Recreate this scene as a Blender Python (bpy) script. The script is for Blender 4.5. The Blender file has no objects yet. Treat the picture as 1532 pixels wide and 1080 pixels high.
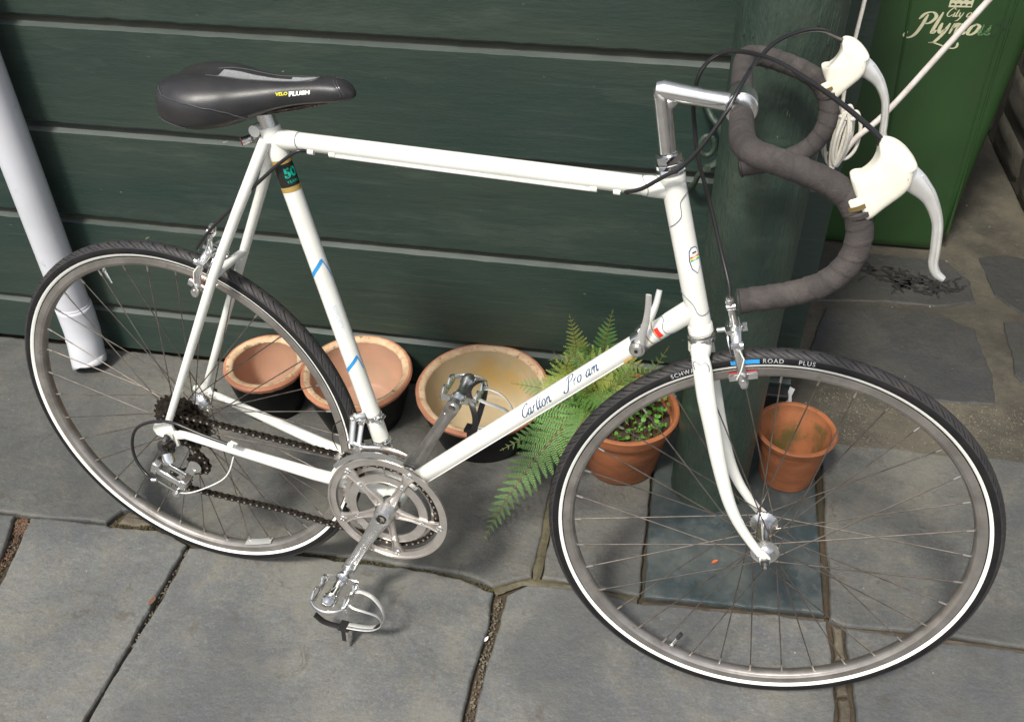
import bpy, bmesh, math, random
from math import sin, cos, pi, radians, atan2, hypot, sqrt
from mathutils import Vector, Matrix, noise
from mathutils.bvhtree import BVHTree
random.seed(7)
V = Vector
scene = bpy.context.scene
COL = scene.collection

# ------------------------------------------------------------------ camera
cam_data = bpy.data.cameras.new('camera')
cam_data.sensor_width = 36.0
cam_data.lens = 1408.08 / 1532.0 * 36.0
cam_data.clip_start = 0.02
cam_data.clip_end = 200.0
camera = bpy.data.objects.new('camera', cam_data)
COL.objects.link(camera)
R3 = ((0.98372078, 0.17948767, -0.00880906), (-0.1070649, 0.62475219, 0.773448), (-0.14432786, 0.75991373, -0.63379854))
CAMPOS = V((0.80810, -1.09088, 1.48350))
cm = Matrix(((R3[0][0], R3[1][0], -R3[2][0]), (R3[0][1], R3[1][1], -R3[2][1]), (R3[0][2], R3[1][2], -R3[2][2]))).to_4x4()
cm.translation = CAMPOS
camera.matrix_world = cm
scene.camera = camera

# ------------------------------------------------------------------ light
SUN_EL, SUN_AZ = radians(56), radians(-22)      # azimuth of the sun seen from the scene, 0 = -Y (behind the camera), negative = left
sun_dir = V((sin(SUN_AZ) * cos(SUN_EL), -cos(SUN_AZ) * cos(SUN_EL), sin(SUN_EL)))
world = bpy.data.worlds.new('World')
scene.world = world
world.use_nodes = True
wn = world.node_tree.nodes; wl = world.node_tree.links
wn.clear()
wo = wn.new('ShaderNodeOutputWorld'); wb_ = wn.new('ShaderNodeBackground')
sky = wn.new('ShaderNodeTexSky'); sky.sky_type = 'NISHITA'; sky.sun_disc = False
sky.sun_elevation = SUN_EL
sky.sun_rotation = atan2(sun_dir.x, sun_dir.y)
sky.dust_density = 3.0; sky.air_density = 1.0; sky.ozone_density = 1.0
hs = wn.new('ShaderNodeHueSaturation'); hs.inputs['Saturation'].default_value = 0.42
wl.new(sky.outputs[0], hs.inputs['Color']); wl.new(hs.outputs[0], wb_.inputs[0])
wb_.inputs[1].default_value = 0.118
wl.new(wb_.outputs[0], wo.inputs[0])
sd = bpy.data.lights.new('sun', 'SUN'); sd.energy = 2.9; sd.angle = radians(8); sd.color = (1.0, 0.95, 0.86)
so = bpy.data.objects.new('sun', sd); COL.objects.link(so)
so.rotation_euler = sun_dir.to_track_quat('Z', 'Y').to_euler()
scene.view_settings.view_transform = 'Standard'
scene.view_settings.look = 'None'
scene.view_settings.exposure = 0.55
scene.view_settings.gamma = 1.0
scene.view_settings.use_curve_mapping = False

# ------------------------------------------------------------------ materials
MATS = {}
def newmat(name):
    m = bpy.data.materials.new(name); m.use_nodes = True
    nt = m.node_tree; nt.nodes.clear()
    o = nt.nodes.new('ShaderNodeOutputMaterial'); b = nt.nodes.new('ShaderNodeBsdfPrincipled')
    nt.links.new(b.outputs[0], o.inputs[0])
    MATS[name] = m
    return m, nt, b
def N(nt, t, **k):
    n = nt.nodes.new(t)
    for a, v in k.items():
        if a in n.inputs.keys(): n.inputs[a].default_value = v
        else: setattr(n, a, v)
    return n
def coords(nt, scale=(1, 1, 1), kind='Object'):
    tc = nt.nodes.new('ShaderNodeTexCoord'); mp = nt.nodes.new('ShaderNodeMapping')
    mp.inputs['Scale'].default_value = scale
    nt.links.new(tc.outputs[kind], mp.inputs[0])
    return mp.outputs[0]
def tex(nt, vec, scale, detail=4, rough=.55, dist=0):
    n = N(nt, 'ShaderNodeTexNoise', Scale=scale, Detail=detail, Roughness=rough, Distortion=dist)
    nt.links.new(vec, n.inputs['Vector'])
    return n.outputs[0]
def ramp(nt, fac, stops):
    r = nt.nodes.new('ShaderNodeValToRGB'); e = r.color_ramp.elements
    while len(e) < len(stops): e.new(.5)
    for x, (p, c) in zip(e, stops):
        x.position = p; x.color = (c[0], c[1], c[2], 1) if isinstance(c, (tuple, list)) else (c, c, c, 1)
    nt.links.new(fac, r.inputs[0])
    return r.outputs[0]
def mixc(nt, fac, a, b, mode='MIX'):
    m = nt.nodes.new('ShaderNodeMix'); m.data_type = 'RGBA'; m.blend_type = mode
    for s, v in ((0, fac), (6, a), (7, b)):
        if isinstance(v, (int, float)): m.inputs[s].default_value = v
        elif isinstance(v, (tuple, list)): m.inputs[s].default_value = (v[0], v[1], v[2], 1)
        else: nt.links.new(v, m.inputs[s])
    return m.outputs[2]
def bumpn(nt, b, hs_, dist=.001, strength=1.0, prev=None):
    bp = nt.nodes.new('ShaderNodeBump'); bp.inputs['Distance'].default_value = dist; bp.inputs['Strength'].default_value = strength
    nt.links.new(hs_, bp.inputs['Height'])
    if prev is not None: nt.links.new(prev, bp.inputs['Normal'])
    nt.links.new(bp.outputs[0], b.inputs['Normal'])
    return bp.outputs[0]
def pm(name, c1, c2=None, rough=.5, metal=0, scale=30, bump=0, bscale=300, coat=0, spec=.5, rvar=.0, stretch=(1, 1, 1), contrast=(.35, .65), kind='Object', c3=None, c3scale=8, c3at=(.6, .7)):
    m, nt, b = newmat(name)
    vec = coords(nt, stretch, kind)
    n1 = tex(nt, vec, scale)
    col = None
    if c2 is not None:
        col = mixc(nt, ramp(nt, n1, [(contrast[0], 0), (contrast[1], 1)]), c1, c2)
        if c3 is not None:
            n3 = tex(nt, vec, c3scale, 6, .65)
            col = mixc(nt, ramp(nt, n3, [(c3at[0], 0), (c3at[1], 1)]), col, c3)
        nt.links.new(col, b.inputs['Base Color'])
    else: b.inputs['Base Color'].default_value = (*c1, 1)
    b.inputs['Metallic'].default_value = metal
    b.inputs['Roughness'].default_value = rough
    b.inputs['Coat Weight'].default_value = coat; b.inputs['Coat Roughness'].default_value = .12
    b.inputs['Specular IOR Level'].default_value = spec
    if rvar:
        n2 = tex(nt, vec, scale * 1.7, 5)
        mr = N(nt, 'ShaderNodeMapRange'); mr.inputs[3].default_value = max(.02, rough - rvar); mr.inputs[4].default_value = rough + rvar
        nt.links.new(n2, mr.inputs[0]); nt.links.new(mr.outputs[0], b.inputs['Roughness'])
    if bump:
        bumpn(nt, b, tex(nt, vec, bscale, 5, .6), bump)
    return m
pm('white_paint', (.80, .80, .75), (.72, .72, .66), rough=.22, scale=14, coat=.4, rvar=.06, bump=.0002, bscale=60, c3=(.42, .38, .30), c3scale=55, c3at=(.73, .78))
pm('cream_rubber', (.82, .79, .68), (.74, .70, .58), rough=.5, scale=40, bump=.0003, bscale=400, c3=(.55, .42, .28), c3scale=60, c3at=(.72, .8))
pm('alloy', (.86, .86, .85), (.74, .73, .71), rough=.24, metal=1, scale=45, rvar=.02, bump=0, bscale=700)
pm('satin_alloy', (.84, .84, .81), (.76, .75, .72), rough=.36, metal=.7, scale=45, rvar=.02)
pm('chrome', (.88, .88, .88), (.72, .71, .70), rough=.12, metal=1, scale=60, rvar=.03, bump=0, bscale=300)
pm('dull_alloy', (.70, .68, .66), (.56, .54, .52), rough=.36, metal=1, scale=50, rvar=.10, bump=0, bscale=500, c3=(.20, .17, .14), c3scale=70, c3at=(.66, .76))
pm('ring_alloy', (.66, .62, .58), (.54, .50, .46), rough=.34, metal=.85, scale=40, rvar=.03, bump=0, bscale=600, c3=(.36, .30, .25), c3scale=90, c3at=(.66, .74))
pm('rim_alloy', (.47, .44, .41), (.33, .305, .28), rough=.36, metal=.85, scale=25, rvar=.1, bump=.0002, bscale=500, c3=(.28, .24, .2), c3scale=60, c3at=(.62, .74))
pm('spoke_steel', (.33, .29, .26), (.20, .17, .14), rough=.38, metal=1, scale=40)
pm('dark_steel', (.09, .075, .06), (.035, .028, .024), rough=.42, metal=.85, scale=120, rvar=.1, bump=.0003, bscale=900, c3=(.28, .22, .15), c3scale=260, c3at=(.6, .68))
pm('tyre_tread', (.020, .020, .022), (.034, .031, .030), rough=.55, scale=30, bump=.0003, bscale=1200, c3=(.060, .050, .040), c3scale=9, c3at=(.55, .75))
def tread_material():
    m = MATS['tyre_tread']; nt = m.node_tree; b = next(n for n in nt.nodes if n.type == 'BSDF_PRINCIPLED')
    L = nt.links
    uv = nt.nodes.new('ShaderNodeUVMap'); uv.uv_map = 'tread'
    sp = nt.nodes.new('ShaderNodeSeparateXYZ'); L.new(uv.outputs[0], sp.inputs[0])
    def mt(op, x, y=None, z=None):
        n = nt.nodes.new('ShaderNodeMath'); n.operation = op
        for i, q in enumerate((x, y, z)):
            if q is None: continue
            if isinstance(q, (int, float)): n.inputs[i].default_value = q
            else: L.new(q, n.inputs[i])
        return n.outputs[0]
    u, v = sp.outputs[0], sp.outputs[1]
    av = mt('ABSOLUTE', v); vn = mt('DIVIDE', av, 15.0); sg = mt('MULTIPLY', mt('SIGN', v), .25)
    f = mt('MULTIPLY', mt('POWER', vn, 1.7), .92)
    def groove(shift, lo, hi, wd):
        cc = mt('FRACT', mt('ADD', mt('ADD', mt('ADD', u, sg), f), shift))
        d = mt('MINIMUM', cc, mt('SUBTRACT', 1.0, cc))
        n = nt.nodes.new('ShaderNodeMapRange'); n.interpolation_type = 'SMOOTHSTEP'
        L.new(d, n.inputs[0]); n.inputs[1].default_value = wd * .35; n.inputs[2].default_value = wd; n.inputs[3].default_value = 1; n.inputs[4].default_value = 0
        return mt('MULTIPLY', n.outputs[0], mt('MULTIPLY', mt('GREATER_THAN', av, lo), mt('LESS_THAN', av, hi)))
    g = mt('MAXIMUM', groove(0.0, 1.2, 14.4, .095), groove(.45, 8.5, 13.6, .065))
    old = b.inputs['Base Color'].links[0].from_socket
    L.new(mixc(nt, g, old, (.004, .004, .004)), b.inputs['Base Color'])
    ob = b.inputs['Normal'].links[0].from_socket
    bp = nt.nodes.new('ShaderNodeBump'); bp.inputs['Distance'].default_value = .0016; bp.invert = True
    L.new(g, bp.inputs['Height']); L.new(ob, bp.inputs['Normal']); L.new(bp.outputs[0], b.inputs['Normal'])
tread_material()
pm('tyre_groove', (.004, .004, .004), rough=.8, spec=.1)
pm('tyre_wall', (.009, .009, .010), (.016, .015, .015), rough=.6, spec=.2, scale=40, bump=.0002, bscale=800)
pm('reflective_band', (.92, .92, .86), (.84, .84, .78), rough=.35, scale=90, c3=(.35, .33, .30), c3scale=130, c3at=(.70, .76))
pm('black_rubber', (.022, .022, .023), (.035, .033, .032), rough=.5, scale=60, bump=.0002, bscale=900)
pm('black_cable', (.014, .013, .014), rough=.3)
pm('bare_cable', (.75, .74, .70), rough=.3)
pm('saddle_vinyl', (.018, .018, .020), (.028, .026, .026), rough=.36, scale=30, bump=.00025, bscale=900, rvar=.08)
pm('saddle_cloth', (.27, .28, .28), (.19, .20, .20), rough=.85, scale=400, bump=.0006, bscale=900)
pm('saddle_piping', (.05, .05, .055), rough=.22)
pm('yellow_print', (.75, .68, .02), rough=.5)
pm('white_print', (.82, .82, .80), rough=.5)
pm('tyre_print', (.46, .47, .48), (.30, .31, .32), rough=.5, scale=400)
pm('blue_print', (.03, .28, .62), rough=.4)
pm('navy_print', (.04, .08, .17), rough=.4)
pm('faint_print', (.45, .55, .70), (.75, .76, .74), rough=.4, scale=400)
pm('pinstripe', (.05, .07, .12), rough=.4)
pm('red_print', (.70, .03, .02), rough=.4)
pm('gold_print', (.50, .33, .10), rough=.35, metal=.3)
pm('green_print', (.0, .38, .26), rough=.4)
pm('black_print', (.012, .014, .012), rough=.35)
pm('rubber_red', (.42, .03, .03), rough=.5)
pm('black_leather', (.015, .014, .014), rough=.45, bump=.0003)
pm('pvc', (.60, .61, .65), (.53, .54, .57), rough=.32, scale=6, rvar=.05, bump=.0004, bscale=12, c3=(.36, .36, .38), c3scale=22, c3at=(.66, .76))
pm('rope_fibre', (.80, .77, .70), (.62, .58, .50), rough=.8, scale=900, bump=.0008, bscale=1300)
pm('cord_plastic', (.66, .62, .58), (.54, .49, .45), rough=.45, scale=60, rvar=.1)
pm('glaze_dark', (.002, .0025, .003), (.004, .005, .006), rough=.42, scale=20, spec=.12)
pm('pot_inside_pink', (.50, .29, .19), (.42, .25, .17), rough=.55, scale=12, bump=.0006, bscale=60, c3=(.36, .25, .16), c3scale=9, c3at=(.55, .75))
pm('pot_inside_olive', (.46, .36, .22), (.38, .31, .19), rough=.5, scale=9, bump=.0006, bscale=60, c3=(.46, .30, .09), c3scale=7, c3at=(.52, .7))
pm('pot_rim', (.60, .44, .28), (.48, .31, .18), rough=.75, scale=40, bump=.0015, bscale=150, c3=(.20, .14, .07), c3scale=75, c3at=(.56, .66))
pm('pot_edge', (.46, .20, .11), (.38, .16, .09), rough=.7, scale=30, bump=.0006, bscale=150)
pm('terracotta', (.34, .115, .040), (.23, .078, .03), rough=.75, scale=18, bump=.0008, bscale=160, stretch=(1, 1, 3), c3=(.17, .07, .03), c3scale=9, c3at=(.56, .72))
pm('terracotta_mossy', (.36, .13, .05), (.26, .10, .04), rough=.8, scale=14, bump=.001, bscale=140, c3=(.10, .075, .018), c3scale=12, c3at=(.44, .60))
pm('soil', (.035, .024, .015), (.07, .045, .025), rough=.95, scale=60, bump=.006, bscale=120)
pm('fern_green', (.12, .26, .05), (.060, .160, .036), rough=.42, scale=60, bump=.0004, bscale=500, c3=(.20, .24, .07), c3scale=220, c3at=(.62, .72))
pm('fern_yellow', (.30, .33, .06), (.16, .26, .04), rough=.45, scale=60, bump=.0004, bscale=500, c3=(.35, .26, .08), c3scale=160, c3at=(.56, .68))
pm('leaf_bright', (.10, .26, .03), (.05, .16, .02), rough=.42, scale=70)
pm('dead_leaf', (.30, .09, .03), (.16, .06, .03), rough=.7, scale=60)
pm('stem_brown', (.14, .10, .03), rough=.6)
pm('bin_plastic', (.026, .070, .019), (.019, .050, .015), rough=.45, scale=4, bump=.0003, bscale=500, rvar=.05, c3=(.026, .056, .020), c3scale=5, c3at=(.55, .75))
pm('bin_print', (.60, .58, .38), (.50, .50, .34), rough=.6, scale=200)
pm('bin_print_worn', (.13, .22, .10), (.02, .08, .02), rough=.6, scale=260, contrast=(.45, .55))
pm('bin_print_faint', (.02, .045, .018), rough=.6)
pm('pebble', (.20, .17, .12), (.10, .08, .06), rough=.85, scale=40, kind='Object')
pm('moss', (.075, .068, .022), (.030, .026, .014), rough=.95, scale=200)
pm('debris_rust', (.17, .075, .035), (.10, .06, .035), rough=.9, scale=300)
pm('leaf_orange', (.45, .10, .03), rough=.6)

# painted timber: glossy dark green, grain, chips and dusty marks
def painted(name, base, base2, chip, stretch, rough=.33, chips=True, bumpd=.0016):
    m, nt, b = newmat(name)
    vec = coords(nt, stretch)
    big = tex(nt, vec, 3.2, 6, .6)
    col = mixc(nt, ramp(nt, big, [(.38, 0), (.64, 1)]), base, base2)
    if chips:
        ch = tex(nt, coords(nt, tuple(q ** .35 for q in stretch)), 62, 3, .5, .3)
        gate = tex(nt, vec, 5, 3, .6)
        mm = N(nt, 'ShaderNodeMath', operation='MULTIPLY')
        nt.links.new(ramp(nt, ch, [(.735, 0), (.755, .8)]), mm.inputs[0]); nt.links.new(ramp(nt, gate, [(.46, 0), (.56, 1)]), mm.inputs[1])
        col = mixc(nt, mm.outputs[0], col, chip)
    st_ = tex(nt, coords(nt, (stretch[0] * .5, 1, stretch[2] * 4)), 16, 6, .7)
    col = mixc(nt, ramp(nt, st_, [(.55, 0), (.75, .55)]), col, tuple(min(1, q * 1.7) for q in base2))
    col = mixc(nt, ramp(nt, st_, [(.28, .6), (.42, 0)]), col, tuple(q * .55 for q in base))
    dust = tex(nt, coords(nt, (stretch[0] * .6, stretch[1], stretch[2] * .6)), 9, 8, .7)
    col = mixc(nt, ramp(nt, dust, [(.54, 0), (.85, .38)]), col, (.13, .15, .12))
    nt.links.new(col, b.inputs['Base Color'])
    mr = N(nt, 'ShaderNodeMapRange'); mr.inputs[3].default_value = rough - .1; mr.inputs[4].default_value = rough + .22
    nt.links.new(big, mr.inputs[0]); nt.links.new(mr.outputs[0], b.inputs['Roughness'])
    p = bumpn(nt, b, tex(nt, vec, 14, 6, .6), bumpd)
    bumpn(nt, b, tex(nt, vec, 75, 5, .65), bumpd * .42, 1, p)
    return m
painted('wall_green', (.017, .035, .029), (.029, .044, .033), (.20, .20, .15), (.35, 1, 1.4), bumpd=.0022)
painted('wall_ledge', (.085, .098, .090), (.032, .046, .039), (.38, .37, .32), (.35, 1, 1), rough=.5, bumpd=.0016)
painted('wall_groove', (.020, .028, .022), (.045, .045, .028), (.12, .10, .05), (.5, 1, 1), rough=.6)
painted('post_green', (.020, .039, .031), (.040, .056, .040), (.26, .25, .18), (1.8, 1.8, .6), rough=.32, bumpd=.006)
painted('slab_green', (.030, .043, .047), (.078, .088, .084), (.16, .17, .16), (3.2, 3.2, 3.2), rough=.36, bumpd=.0015)

# flagstones: one material, tinted per object
def slab_material(name, a, b2, c, warm):
    m, nt, b = newmat(name)
    vec = coords(nt)
    oi = nt.nodes.new('ShaderNodeObjectInfo')
    v1 = tex(nt, vec, 3.4, 8, .66, .5)
    v2 = tex(nt, vec, 11, 8, .68, .3)
    v3 = tex(nt, coords(nt, (1, 1.6, 1)), 42, 7, .7)
    v4 = tex(nt, vec, 170, 5, .75)
    v7 = tex(nt, vec, 75, 5, .7)
    v5 = tex(nt, vec, 5.5, 5, .6, 1.2)
    col = mixc(nt, ramp(nt, v1, [(.40, 0), (.58, 1)]), a, b2)
    col = mixc(nt, ramp(nt, v2, [(.46, 0), (.66, .8)]), col, c)
    col = mixc(nt, ramp(nt, v3, [(.48, 0), (.74, .6)]), col, warm)
    col = mixc(nt, ramp(nt, v5, [(.56, 0), (.70, .62)]), col, tuple(q * .62 for q in a))
    col = mixc(nt, ramp(nt, v4, [(.53, 0), (.66, .34)]), col, tuple(min(1, q * 1.75) for q in a))
    col = mixc(nt, ramp(nt, v4, [(.35, .42), (.455, 0)]), col, tuple(q * .5 for q in a))
    col = mixc(nt, ramp(nt, v7, [(.54, 0), (.68, .38)]), col, tuple(q * .58 for q in a))
    col = mixc(nt, ramp(nt, v7, [(.34, .30), (.45, 0)]), col, tuple(q * 1.45 for q in a))
    v8 = tex(nt, vec, 2.1, 4, .55, .8)
    col = mixc(nt, ramp(nt, v8, [(.50, 0), (.64, .55)]), col, tuple(q * .66 for q in b2))
    col = mixc(nt, ramp(nt, v8, [(.34, .5), (.46, 0)]), col, tuple(q * 1.22 for q in c))
    v9 = tex(nt, vec, 17, 4, .6, 1.5)
    col = mixc(nt, ramp(nt, v9, [(.62, 0), (.70, .5)]), col, tuple(q * .6 for q in warm))
    v6 = tex(nt, vec, 60, 2, .5)
    col = mixc(nt, ramp(nt, v6, [(.765, 0), (.775, .9)]), col, (.30, .29, .26))
    sp = N(nt, 'ShaderNodeMapRange'); sp.inputs[3].default_value = .84; sp.inputs[4].default_value = 1.12
    nt.links.new(oi.outputs['Random'], sp.inputs[0])
    col = mixc(nt, 1.0, col, sp.outputs[0], 'MULTIPLY')
    nt.links.new(col, b.inputs['Base Color'])
    mr = N(nt, 'ShaderNodeMapRange'); mr.inputs[3].default_value = .42; mr.inputs[4].default_value = .78
    nt.links.new(v2, mr.inputs[0]); nt.links.new(mr.outputs[0], b.inputs['Roughness'])
    p = bumpn(nt, b, v1, .004, .7)
    p = bumpn(nt, b, v2, .0030, .8, p)
    p = bumpn(nt, b, v3, .0020, 1, p)
    bumpn(nt, b, tex(nt, vec, 120, 6, .7), .0009, 1, p)
slab_material('slate_grey', (.144, .147, .140), (.100, .106, .110), (.164, .157, .130), (.125, .106, .080))
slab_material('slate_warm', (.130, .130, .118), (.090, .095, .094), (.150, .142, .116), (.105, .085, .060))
slab_material('slate_dark', (.046, .048, .048), (.060, .059, .052), (.030, .032, .036), (.070, .056, .038))
slab_material('concrete', (.070, .064, .050), (.050, .046, .038), (.105, .095, .070), (.050, .042, .030))
slab_material('stone_grey', (.125, .115, .092), (.085, .080, .066), (.15, .14, .11), (.10, .08, .055))
slab_material('stone_brown', (.14, .115, .08), (.09, .075, .055), (.17, .15, .10), (.12, .08, .05))
slab_material('mossy_mortar', (.095, .082, .048), (.055, .050, .028), (.13, .115, .070), (.040, .034, .020))
slab_material('joint_dirt', (.045, .036, .024), (.075, .055, .032), (.028, .030, .018), (.09, .045, .025))

# ------------------------------------------------------------------ mesh tools
class M:
    def __init__(s): s.v = []; s.f = []; s.m = []
    def add(s, vs, fs, m=0):
        k = len(s.v); s.v += [tuple(p) for p in vs]
        s.f += [tuple(i + k for i in f) for f in fs]; s.m += [m] * len(fs)
        return s
    def tube(s, pts, r, n=14, m=0, cap=True, closed=False, up=None, flat=1.0, uvm=None):
        pts = [V(p) for p in pts]; L = len(pts)
        rs = r if isinstance(r, (list, tuple)) else [r] * L
        fl = flat if isinstance(flat, (list, tuple)) else [flat] * L
        T = []
        for i in range(L):
            a = pts[(i - 1) % L] if (closed or i > 0) else pts[i]
            b = pts[(i + 1) % L] if (closed or i < L - 1) else pts[i]
            T.append((b - a).normalized())
        u = V(up) if up is not None else (V((0, 0, 1)) if abs(T[0].z) < .9 else V((1, 0, 0)))
        u = (u - T[0] * u.dot(T[0])).normalized()
        vs = []
        for i in range(L):
            if up is not None:
                u2 = V(up); u2 = u2 - T[i] * u2.dot(T[i])
                if u2.length > 1e-4: u = u2.normalized()
            else: u = (u - T[i] * u.dot(T[i])).normalized()
            w = T[i].cross(u)
            for k in range(n):
                a = 2 * pi * k / n
                vs.append(pts[i] + u * (cos(a) * rs[i]) + w * (sin(a) * rs[i] * fl[i]))
        fs = []
        for i in range(L if closed else L - 1):
            j = (i + 1) % L
            for k in range(n):
                q = (k + 1) % n
                fs.append((i * n + k, i * n + q, j * n + q, j * n + k))
        if cap and not closed:
            fs.append(tuple(reversed(range(n)))); fs.append(tuple((L - 1) * n + k for k in range(n)))
        return s.add(vs, fs, m)
    def cyl(s, p0, p1, r0, r1=None, n=20, m=0):
        return s.tube([p0, p1], [r0, r0 if r1 is None else r1], n, m)
    def lathe(s, prof, o=(0, 0, 0), ax=(0, 0, 1), n=32, m=0, closed=False, ms=None, a0=0, wob=None):
        o = V(o); ax = V(ax).normalized()
        u = V((1, 0, 0)) if abs(ax.x) < .9 else V((0, 0, 1))
        u = (u - ax * u.dot(ax)).normalized(); w = ax.cross(u)
        L = len(prof); vs = []
        for k in range(n):
            a = a0 + 2 * pi * k / n
            d = u * cos(a) + w * sin(a)
            for (r, h) in prof:
                rr = r if wob is None else r + wob(a, h)
                vs.append(o + d * rr + ax * h)
        base = len(s.v); s.v += [tuple(p) for p in vs]
        for k in range(n):
            q = (k + 1) % n
            for j in range(L if closed else L - 1):
                t = (j + 1) % L
                a_, b_, c_, d_ = k * L + j, q * L + j, q * L + t, k * L + t
                s.f.append((base + a_, base + b_, base + c_, base + d_)); s.m.append(ms[j] if ms else m)
        return s
    def box(s, c, size, R=None, m=0, taper=1.0):
        c = V(c); h = V(size) / 2; vs = []
        for z in (-1, 1):
            t = taper if z > 0 else 1
            for (x, y) in ((-1, -1), (1, -1), (1, 1), (-1, 1)):
                p = V((x * h.x * t, y * h.y * t, z * h.z))
                vs.append(c + (R @ p if R is not None else p))
        return s.add(vs, [(0, 3, 2, 1), (4, 5, 6, 7), (0, 1, 5, 4), (1, 2, 6, 5), (2, 3, 7, 6), (3, 0, 4, 7)], m)
    def prism(s, poly, o, ux, uy, t0, t1, m=0, bev=0):
        o = V(o); ux = V(ux); uy = V(uy); nn = ux.cross(uy).normalized(); n = len(poly)
        if bev:
            cx = sum(p[0] for p in poly) / n; cy = sum(p[1] for p in poly) / n
            def ins(d):
                out = []
                for (x, y) in poly:
                    L = hypot(x - cx, y - cy) or 1
                    out.append((x - (x - cx) / L * d, y - (y - cy) / L * d))
                return out
            layers = [(ins(bev), t0), (ins(bev * .3), t0 + bev * .5), (poly, t0 + bev * 1.2), (poly, t1 - bev * 1.2), (ins(bev * .3), t1 - bev * .5), (ins(bev), t1)]
        else: layers = [(poly, t0), (poly, t1)]
        vs = [o + ux * x + uy * y + nn * t for pl, t in layers for (x, y) in pl]
        fs = [tuple(reversed(range(n))), tuple((len(layers) - 1) * n + k for k in range(n))]
        for l in range(len(layers) - 1):
            for k in range(n):
                q = (k + 1) % n
                fs.append((l * n + k, l * n + q, (l + 1) * n + q, (l + 1) * n + k))
        return s.add(vs, fs, m)
    def ring(s, ro, ri, y0, y1, n=96, m=0, o=(0, 0, 0)):
        """flat annulus around the y axis; ro may be a function of angle"""
        o = V(o); vs = []
        for k in range(n):
            a = 2 * pi * k / n
            R_ = ro(a) if callable(ro) else ro
            for (r, y) in ((ri, y0), (R_, y0), (R_, y1), (ri, y1)):
                vs.append(o + V((r * cos(a), y, r * sin(a))))
        fs = []
        for k in range(n):
            q = (k + 1) % n
            for j in range(4):
                t = (j + 1) % 4
                fs.append((k * 4 + j, k * 4 + t, q * 4 + t, q * 4 + j))
        return s.add(vs, fs, m)
    def ball(s, c, r, n=14, m=0, sc=(1, 1, 1)):
        c = V(c); vs = []; rows = n // 2
        for i in range(rows + 1):
            t = pi * i / rows
            for k in range(n):
                a = 2 * pi * k / n
                vs.append(c + V((sin(t) * cos(a) * r * sc[0], sin(t) * sin(a) * r * sc[1], cos(t) * r * sc[2])))
        fs = [(i * n + k, (i + 1) * n + k, (i + 1) * n + (k + 1) % n, i * n + (k + 1) % n) for i in range(rows) for k in range(n)]
        return s.add(vs, fs, m)
    def xf(s, f):
        s.v = [tuple(f(V(p))) for p in s.v]; return s
    def mesh(s, name, mats, angle=38, fix=True):
        me = bpy.data.meshes.new(name)
        me.from_pydata(s.v, [], s.f)
        for m in mats: me.materials.append(MATS[m])
        if len(mats) > 1: me.polygons.foreach_set('material_index', s.m)
        if fix:
            bm = bmesh.new(); bm.from_mesh(me)
            bmesh.ops.remove_doubles(bm, verts=bm.verts, dist=1e-6)
            bmesh.ops.recalc_face_normals(bm, faces=bm.faces)
            bm.to_mesh(me); bm.free()
        me.polygons.foreach_set('use_smooth', [True] * len(me.polygons))
        try: me.set_sharp_from_angle(angle=radians(angle))
        except Exception: pass
        me.update()
        return me
    def obj(s, name, mats, parent=None, angle=38, fix=True, kind=None, label=None):
        if isinstance(mats, str): mats = [mats]
        o = bpy.data.objects.new(name, s.mesh(name, mats, angle, fix))
        COL.objects.link(o)
        if parent is not None: o.parent = parent
        if kind: o['kind'] = kind
        if label: o['label'] = label
        return o
def tag(o, label, cat=None, group=None, kind=None):
    o['label'] = label
    if cat: o['category'] = cat
    if group: o['group'] = group
    if kind: o['kind'] = kind
    return o
def empty(name, loc=(0, 0, 0), mat=None):
    o = bpy.data.objects.new(name, None); COL.objects.link(o)
    o.empty_display_size = .05
    if mat is not None: o.matrix_world = mat
    else: o.location = loc
    return o
def spl(pts, n=8, closed=False):
    P = [V(p) for p in pts]; out = []; L = len(P)
    for i in range(L if closed else L - 1):
        if closed: a, b, c, d = P[(i - 1) % L], P[i], P[(i + 1) % L], P[(i + 2) % L]
        else:
            a = P[i - 1] if i > 0 else P[0] * 2 - P[1]
            b, c = P[i], P[i + 1]
            d = P[i + 2] if i + 2 < L else P[-1] * 2 - P[-2]
        for k in range(n):
            t = k / n
            out.append(.5 * ((2 * b) + (c - a) * t + (2 * a - 5 * b + 4 * c - d) * t * t + (3 * b - a - 3 * c + d) * t ** 3))
    if not closed: out.append(P[-1])
    return out
def lerpl(vals, n):
    """values at spline knots -> values for spl(...,n)"""
    out = []
    for i in range(len(vals) - 1):
        for k in range(n): out.append(vals[i] + (vals[i + 1] - vals[i]) * k / n)
    out.append(vals[-1]); return out

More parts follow.
